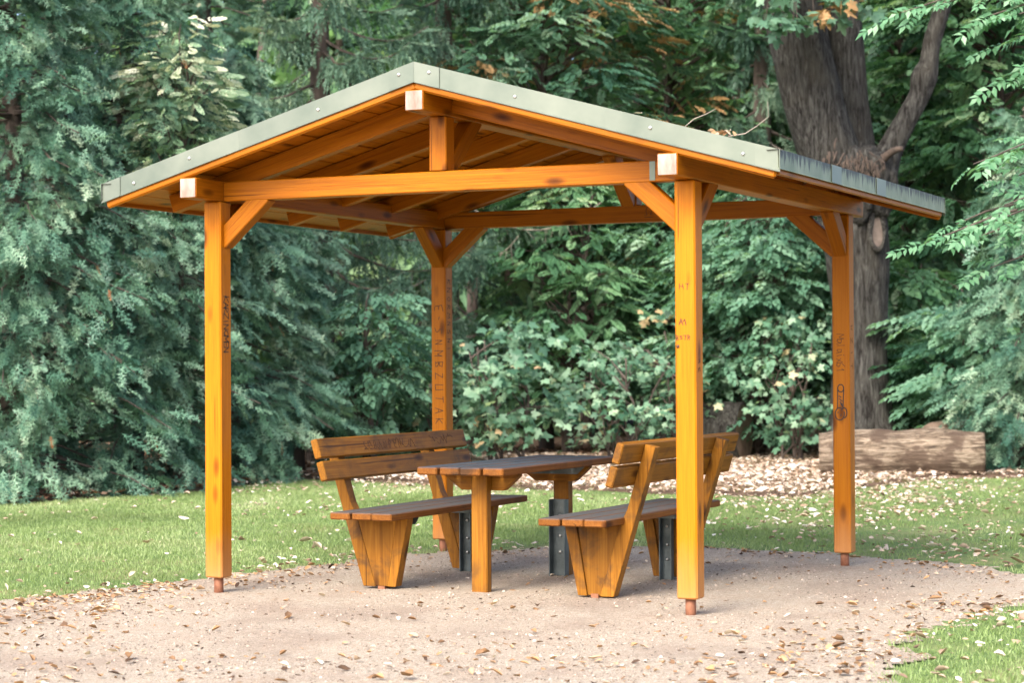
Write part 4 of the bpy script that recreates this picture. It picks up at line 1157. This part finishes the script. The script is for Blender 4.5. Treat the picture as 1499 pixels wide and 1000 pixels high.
q0, q1 = W(1199, 690, 26.9), W(1440, 690, 26.6)
log((q0.x, q0.y, 0), (q1.x, q1.y, 0), .315, 'thick barkless log lying on the lawn edge behind the back right post', 81)
q0, q1 = W(1368, 690, 27.9), W(1462, 690, 28.6)
log((q0.x, q0.y, 0), (q1.x, q1.y, 0), .36, 'second log half hidden behind the right end of the thick barkless log', 82)
q0, q1 = W(1000, 690, 31.6), W(1090, 690, 31.2)
log((q0.x, q0.y, 0), (q1.x, q1.y, 0), .46, 'grey log behind the right bench just right of the front right post', 83, mat='oakbark')
q0, q1 = W(930, 690, 32.2), W(1035, 690, 31.6)
log((q0.x, q0.y, 0), (q1.x, q1.y, 0), .27, 'dark log in the shade left of the front right post', 84, mat='oakbark')

# ------------------------------------------------------------------ overhanging pinnate tree at the right
def pinnate_leaf(npair=6):
    ps = []; places = []
    for i in range(npair):
        for s in (1, -1):
            x = .2 + .72 * i / (npair - 1); d = np.array([.55, s * .85, -.18]); places.append((np.array([x, 0, -.12 * x * x]), d))
    places.append((np.array([.95, 0, -.11]), np.array([1, 0, -.3])))
    return places


rt = thing('overhanging_tree', (5.9, 18.3, 0), 0, 'bright feathery-leaved tree reaching in from beyond the right edge', 'tree')
p, r = trunk_geo(7.5, .14, n=10); V, F = tube_geo(p, r, 10); link('trunk', mesh_np('trunk', V, F), M['bark'], rt, True)
LQ = leaf_quad(np.zeros(3), np.array([1., 0, 0]), np.array([0, 0, 1.]), 1.0, .42, .15)
LM = mesh_np('leaflet_shape', *LQ); LM.materials.append(M['leaf_bright_one'])
fo, br_ = Geo(), Geo(); ones = []; PIN = pinnate_leaf()
base = np.array([5.9, 18.3, 0])
tips = [(1352, 358, 17.2), (1418, 352, 17.4), (1440, 330, 17.0), (1400, 328, 17.6), (1425, 240, 17.5), (1462, 225, 17.2), (1478, 262, 17.6), (1450, 392, 17.3), (1470, 300, 17.1), (1490, 350, 17.5),
        (1320, 18, 18.2), (1365, 8, 18.0), (1410, -8, 18.2), (1440, 25, 18.0), (1475, 60, 18.3), (1492, 20, 17.8), (1480, 110, 18.2), (1500, 205, 17.6), (1510, 300, 17.5), (1515, 380, 17.3),
        (1540, 90, 17.9), (1550, 250, 17.6), (1560, 150, 18.1), (1460, -60, 18.2), (1390, -70, 18.4)]
for x, y, dep in tips:
    tip = np.array(W(x, y, dep)) - base; zt = min(7.2, max(1.8, tip[2] + .1)); st = np.array([np.interp(zt, p[:, 2], p[:, 0]), np.interp(zt, p[:, 2], p[:, 1]), zt])
    path = limb_path(st, tip, .10, 8, .02); V, F = tube_geo(path, np.linspace(.03, .005, 8), 5, False); br_.add(V, F)
    for k in range(8):
        a = 1.0 - .07 * k + rng.normal() * .02; a = min(1, a)
        q = np.array([np.interp(a, np.linspace(0, 1, 8), path[:, i]) for i in range(3)])
        ax = (tip - st) / np.linalg.norm(tip - st); sd_ = np.cross([0, 0, 1.0], ax)
        d = ax * (.6 if k else 1) + sd_ * (0 if k == 0 else (1 if k % 2 else -1) * .75) + rng.normal(size=3) * .2; d[2] = d[2] - .22
        R_ = rotmats(d[None], np.array([[0, -.45, 1.0]]) + rng.normal(size=(1, 3)) * .25)[0]; L_ = rng.uniform(.24, .38)
        for pl_, dd in PIN:
            wp = q + R_ @ pl_ * L_; wd = R_ @ (dd + rng.normal(size=3) * .1); up = R_ @ np.array([0, 0, 1.0]) + rng.normal(size=3) * .25
            Rl = rotmats(wd[None], up[None])[0]; sc = L_ * .30 * rng.uniform(.8, 1.15)
            px = 749.5 + FPX * (wp + base)[0] / dep
            ones.append((px > 1500 or y < -20, Rl, wp, sc))
ones.sort(key=lambda e: (e[0], rng.uniform()))
for hid, Rl, wp, sc in ones[:300]:
    o = bpy.data.objects.new('leaf', LM); COL.objects.link(o); o.parent = rt
    mm = Matrix((Rl * sc).tolist()).to_4x4(); mm.translation = wp; o.matrix_basis = mm
g = ones[300:]
scatter(fo, LQ, np.array([e[2] for e in g]), np.array([e[1] for e in g]), np.array([e[3] for e in g]), rng.normal(.5, .2, len(g)), .03)
link('branches', br_.mesh('branches'), M['bark'], rt); tag(link('foliage', fo.mesh('foliage'), M['leaf_bright'], rt), kind='stuff')

# ------------------------------------------------------------------ grass, pebbles, fallen leaves, roof litter
M['grass'] = leafmat('grass_blades', [(0, (0.12, 0.17, 0.06)), (0.45, (0.215, 0.305, 0.105)), (0.8, (0.33, 0.40, 0.19)), (1, (0.56, 0.53, 0.36))], trans=.3)
def sample(n, x0, x1, y0, y1, test):
    P_ = np.stack([rng.uniform(x0, x1, n), rng.uniform(y0, y1, n)], 1)
    return P_[test(P_)]


def in_view(P_, m_=.35): return np.abs(P_[:, 0]) < P_[:, 1] * 750 / FPX + m_ + .6


P1 = sample(470000, -6.6, 6.9, 9.0, 26.8, lambda P_: in_view(P_) & in_lawn(P_))
patch = vnoise(P1[:, 0] * .9, P1[:, 1] * .9, 71) + .6 * vnoise(P1[:, 0] * 3, P1[:, 1] * 3, 72)
dback = edge_dist(P1, LAWN_BACK); dfront = edge_dist(P1, GE)
prob = np.clip(.85 + .35 * patch, .15, 1) * np.clip(dback / 1.1 * np.where(P1[:, 0] < -2.6, 5, 1), .08, 1) * np.clip(.25 + dfront * 2.0, 0, 1) * np.where(P1[:, 0] > 2.2, np.clip(.42 + .5 * patch, .1, 1), 1)
prob = np.where(inside(P1, LAWN2), np.clip(.35 + edge_dist(P1, GE2) * 3, 0, 1), prob)
P1 = P1[rng.uniform(size=len(P1)) < prob]
n = len(P1)
BL = (np.array([[0, -.06, 0], [0, .06, 0], [.30, .0, 1.0], [.07, -.065, .55]]), np.array([(0, 1, 2), (0, 2, 3)]))
az = rng.uniform(0, 6.28, n); R_ = np.zeros((n, 3, 3)); R_[:, 0, 0] = np.cos(az); R_[:, 1, 0] = np.sin(az); R_[:, 0, 1] = -np.sin(az); R_[:, 1, 1] = np.cos(az); R_[:, 2, 2] = 1
R_[:, 0, 2] = rng.normal(size=n) * .35; R_[:, 1, 2] = rng.normal(size=n) * .35
fo = Geo(); pz = np.concatenate([P1, (np.maximum(hl(P1[:, 0], P1[:, 1]), 0) + GZ)[:, None]], 1)
dry = vnoise(P1[:, 0] * .8 + 3, P1[:, 1] * .5, 74) + .5 * vnoise(P1[:, 0] * 2.2, P1[:, 1] * 1.2, 75)
scatter(fo, BL, pz, R_, rng.uniform(.020, .046, n), .45 + .14 * rng.normal(size=n) + .34 * dry * (P1[:, 1] > 13), .03)
tag(link('grass', fo.mesh('grass'), M['grass']), 'short green grass blades growing on the lawn', 'grass', kind='stuff')

M['pebble'] = leafmat('pale_and_brown_pebbles', [(0, (0.06, 0.04, 0.03)), (0.25, (0.19, 0.14, 0.10)), (0.75, (0.40, 0.325, 0.26)), (1, (0.56, 0.48, 0.41))], trans=0.0, rough=.9, spec=.2)
P1 = sample(70000, -3.8, 4.2, 9.2, 16.9, lambda P_: in_view(P_, 0) & in_gravel(P_))
P1 = P1[rng.uniform(size=len(P1)) < np.clip(.35 + .5 * vnoise(P1[:, 0] * 2, P1[:, 1] * 2, 77), .08, 1)]
n = len(P1); OCT = (np.array([[1, 0, 0], [-1, 0, 0], [0, 1, 0], [0, -1, 0], [0, 0, .7], [0, 0, -.5]]), np.array([(0, 2, 4), (2, 1, 4), (1, 3, 4), (3, 0, 4)]))
Q = rng.normal(size=(n, 3)) * .5 + [1, 0, 0]; fo = Geo()
scatter(fo, OCT, np.concatenate([P1, (height(P1[:, 0], P1[:, 1]) + .011)[:, None]], 1), rotmats(Q, np.array([[0, 0, 1.]]) + rng.normal(size=(n, 3)) * .2), rng.lognormal(math.log(.0040), .45, n), rng.uniform(.02, .98, n), .0)
tag(link('pebbles', fo.mesh('pebbles'), M['pebble']), 'small stones scattered over the trodden gravel', 'pebbles', kind='stuff')

# fallen leaves: crumpled little shells
def dead_leaf(seed, curl=.5):
    r = np.random.default_rng(seed); L, w = 1.0, r.uniform(.45, .7)
    xs = [-.5, -.2, .15, .5]; V = []
    for x in xs:
        k = math.cos(x * 2.6) if abs(x) < .5 else .05
        for y in (-1, 0, 1): V.append((x, y * w * .5 * k, curl * (.28 * abs(y) * k + .5 * x * x * r.uniform(.3, 1.3)) + r.uniform(-.03, .06)))
    F = []
    for i in range(3):
        for j in range(2):
            a = i * 3 + j; F += [(a, a + 3, a + 1), (a + 1, a + 3, a + 4)]
    return np.array(V), np.array(F)


DL = [dead_leaf(k, .3 + .25 * k) for k in range(5)]
def flat_leaf(seed):
    r = np.random.default_rng(seed); w = r.uniform(.45, .7) * .5
    return np.array([(-.5, 0, .1), (.05, w, r.uniform(.05, .25)), (.5, 0, r.uniform(.05, .3)), (.0, -w, r.uniform(.05, .25)), (0, 0, 0)]), np.array([(0, 4, 1), (1, 4, 2), (2, 4, 3), (3, 4, 0)])


DLS = [flat_leaf(k) for k in range(5)]
LIT = [(0, (0.06, 0.036, 0.024)), (0.25, (0.20, 0.115, 0.06)), (0.5, (0.40, 0.23, 0.11)), (0.75, (0.46, 0.34, 0.24)), (1, (0.66, 0.57, 0.47))]
M['litter'] = leafmat('fallen_leaves', LIT, trans=.12, rough=.7, spec=.25)
M['litter_one'] = leafmat('single_fallen_leaves', LIT, obj=True, trans=.12, rough=.7, spec=.25)
LIT2 = [(0, (0.14, 0.09, 0.06)), (0.35, (0.34, 0.235, 0.165)), (0.65, (0.53, 0.42, 0.335)), (1, (0.76, 0.69, 0.61))]
M['litter_pale'] = leafmat('pale_fallen_leaves', LIT2, trans=.12, rough=.7, spec=.25)
M['litter_brown'] = leafmat('brown_forest_litter', [(0, (0.05, 0.028, 0.02)), (0.5, (0.22, 0.115, 0.07)), (0.8, (0.40, 0.25, 0.17)), (1, (0.6, 0.48, 0.38))], trans=.1, rough=.75, spec=.2)


def litter(name, P_, z, size, mat, label, ti=.5, tsd=.25, shapes=None):
    n = len(P_); fo = Geo(); kk = rng.integers(0, 5, n)
    az = rng.uniform(0, 6.28, n); d = np.stack([np.cos(az), np.sin(az), rng.normal(size=n) * .22], 1); up = np.array([0, 0, 1.]) + rng.normal(size=(n, 3)) * .28
    up[rng.uniform(size=n) < .3] *= [1, 1, -1]
    R_ = rotmats(d, up); sc = size * rng.lognormal(0, .32, n); tt = rng.normal(ti, tsd, n)
    pz = np.concatenate([P_, (z + sc * .10 + .003)[:, None]], 1)
    for k in range(5):
        ix = kk == k; scatter(fo, (shapes or DL)[k], pz[ix], R_[ix], sc[ix], tt[ix], .03)
    tag(link(name, fo.mesh(name), M[mat]), label, 'leaf litter', kind='stuff')


zg = lambda P_: height(P_[:, 0], P_[:, 1]) + .010
zl = lambda P_: np.maximum(hl(P_[:, 0], P_[:, 1]), 0) + .012 + GZ
# gravel leaves: denser in the near left, along the edges and near right
P1 = sample(30000, -3.9, 4.2, 9.2, 16.9, lambda P_: in_view(P_, 0) & in_gravel(P_))
d1, d2 = edge_dist(P1, GE), edge_dist(P1, GE2)
pr = .022 + .9 * np.exp(-(d1 / .42) ** 1.3) * np.where(P1[:, 0] < 0.0, 1.5, .4) + .55 * np.exp(-(d2 / .45) ** 1.2) + .10 * np.clip((11.6 - P1[:, 1]) / 2, 0, 1) + .13 * np.clip((-1.2 - P1[:, 0]) / 1.5, 0, 1) * (P1[:, 1] < 13.2)
pr *= np.clip(.75 + .7 * vnoise(P1[:, 0] * 1.7, P1[:, 1] * 1.7, 79) + .4 * vnoise(P1[:, 0] * 5, P1[:, 1] * 5, 80), .1, 1.6)
P1 = P1[rng.uniform(size=len(P1)) < pr]
P1 = P1[np.argsort(P1[:, 1])]
LITMESH = []
for k in range(5):
    me = mesh_np('fallen_leaf_shape', *DL[k]); me.materials.append(M['litter_one']); LITMESH.append(me)
near = P1[:1100]; pick = rng.permutation(len(near))[:300]; maskp = np.zeros(len(P1), bool); maskp[pick] = True
for x, y in P1[maskp]:
    k = int(rng.integers(0, 5)); o = bpy.data.objects.new('fallen_leaf', LITMESH[k]); COL.objects.link(o); o.parent = gravel
    s_ = .046 * float(rng.lognormal(0, .3)); az_ = rng.uniform(0, 6.28)
    Rm = rotmats(np.array([[math.cos(az_), math.sin(az_), rng.normal() * .25]]), np.array([[rng.normal() * .3, rng.normal() * .3, 1.0 if rng.uniform() < .7 else -1.0]]))[0]
    mm = Matrix((Rm * s_).tolist()).to_4x4(); mm.translation = (x, y, float(height(np.array([x]), np.array([y]))[0]) + .014 + s_ * .1); o.matrix_basis = mm
litter('gravel_leaf_litter', P1[~maskp], zg(P1[~maskp]), .034, 'litter', 'brown and orange fallen leaves lying on the gravel', .5, .27)
# lawn leaves
P1 = sample(42000, -6.6, 6.9, 9.0, 26.8, lambda P_: in_view(P_) & in_lawn(P_))
pr = .04 + .09 * np.clip((P1[:, 0] - 1.5) / 1.5, 0, 1) * 3 + .55 * np.exp(-(edge_dist(P1, GE) / .25)) * (P1[:, 0] < 1) + .45 * np.exp(-edge_dist(P1, LAWN_BACK) / .9) * (P1[:, 0] > -3.2) + .25 * np.exp(-(edge_dist(P1, GE2) / .5))
pr *= np.clip(.8 + .8 * vnoise(P1[:, 0] * 1.2, P1[:, 1] * 1.2, 82), .15, 1.6)
P1 = P1[rng.uniform(size=len(P1)) < pr]
litter('lawn_leaf_litter', P1, zl(P1) + .018, .046, 'litter_pale', 'pale fallen leaves lying in the lawn', .6, .25)
# pale carpet behind the shelter, brown litter under the evergreens
P1 = sample(90000, -8, 8, 21, 36, lambda P_: ~in_lawn(P_) & in_view(P_, 1) & ~in_gravel(P_))
lefts = (P1[:, 0] < -2.2) | (P1[:, 1] > 33.5)
pr = np.where(lefts, .38, .85 * np.clip(1.3 - (P1[:, 1] - 24) / 14, .3, 1))
P1k = P1[rng.uniform(size=len(P1)) < pr]; lf = (P1k[:, 0] < -2.5 + .5 * rng.normal(size=len(P1k))) | (P1k[:, 1] > 33)
litter('pale_leaf_carpet', P1k[~lf], np.full((~lf).sum(), .05), .065, 'litter_pale', 'pale carpet of fallen leaves between lawn and wood', .58, .24, DLS)
litter('brown_leaf_carpet', P1k[lf], np.full(lf.sum(), .04), .075, 'litter_brown', 'brown leaf litter under the evergreens', .45, .25, DLS)

# things lying on the roof
inv = pav.matrix_basis
def on_roof(u, v): return inv @ Vector((u, v, top(u)))
rl = thing('leaf_clump', on_roof(1.90, -1.80), .3, 'clump of brown fallen leaves on the right verge of the roof', 'leaves')
for k in range(12):
    o = bpy.data.objects.new('leaf', LITMESH[k % 5]); COL.objects.link(o); o.parent = rl
    o.location = (rng.normal() * .05, rng.normal() * .03, .012 + .012 * rng.uniform()); o.rotation_euler = (rng.normal() * .5, rng.normal() * .5, rng.uniform(0, 6)); o.scale = (.05,) * 3
for (u, v), pts_, lab in [((1.67, -1.80), [(0, 0, 0), (.06, 0, .045), (.13, .01, .07), (.19, .0, .095)], 'single thin dry twig sticking up from the right verge of the roof'),
                         ((1.93, -1.79), [(0, 0, .01), (.1, 0, .02), (.17, .0, .06), (.24, .0, .11)], 'forked dry twig beside the leaf clump on the roof')]:
    g = Geo(); V, F = tube_geo(pts_, np.linspace(.004, .0018, 4), 5); g.add(V, F)
    if 'forked' in lab:
        V, F = tube_geo([(.235, 0, .105), (.235, .0, .15), (.232, 0, .19)], [.002, .002, .0012], 5); g.add(V, F)
    o = link('twig', g.mesh('twig'), M['bark_pale']); o.location = on_roof(u, v); o.rotation_euler = (0, 0, -TH); tag(o, lab, 'twig', 'dry twigs on the roof')
o = bpy.data.objects.new('fallen_leaf', LITMESH[1]); COL.objects.link(o); o.location = on_roof(1.40, -1.83) + Vector((0, 0, .015)); o.scale = (.05,) * 3
tag(o, 'lone reddish fallen leaf on the roof left of the thin twig', 'leaf')
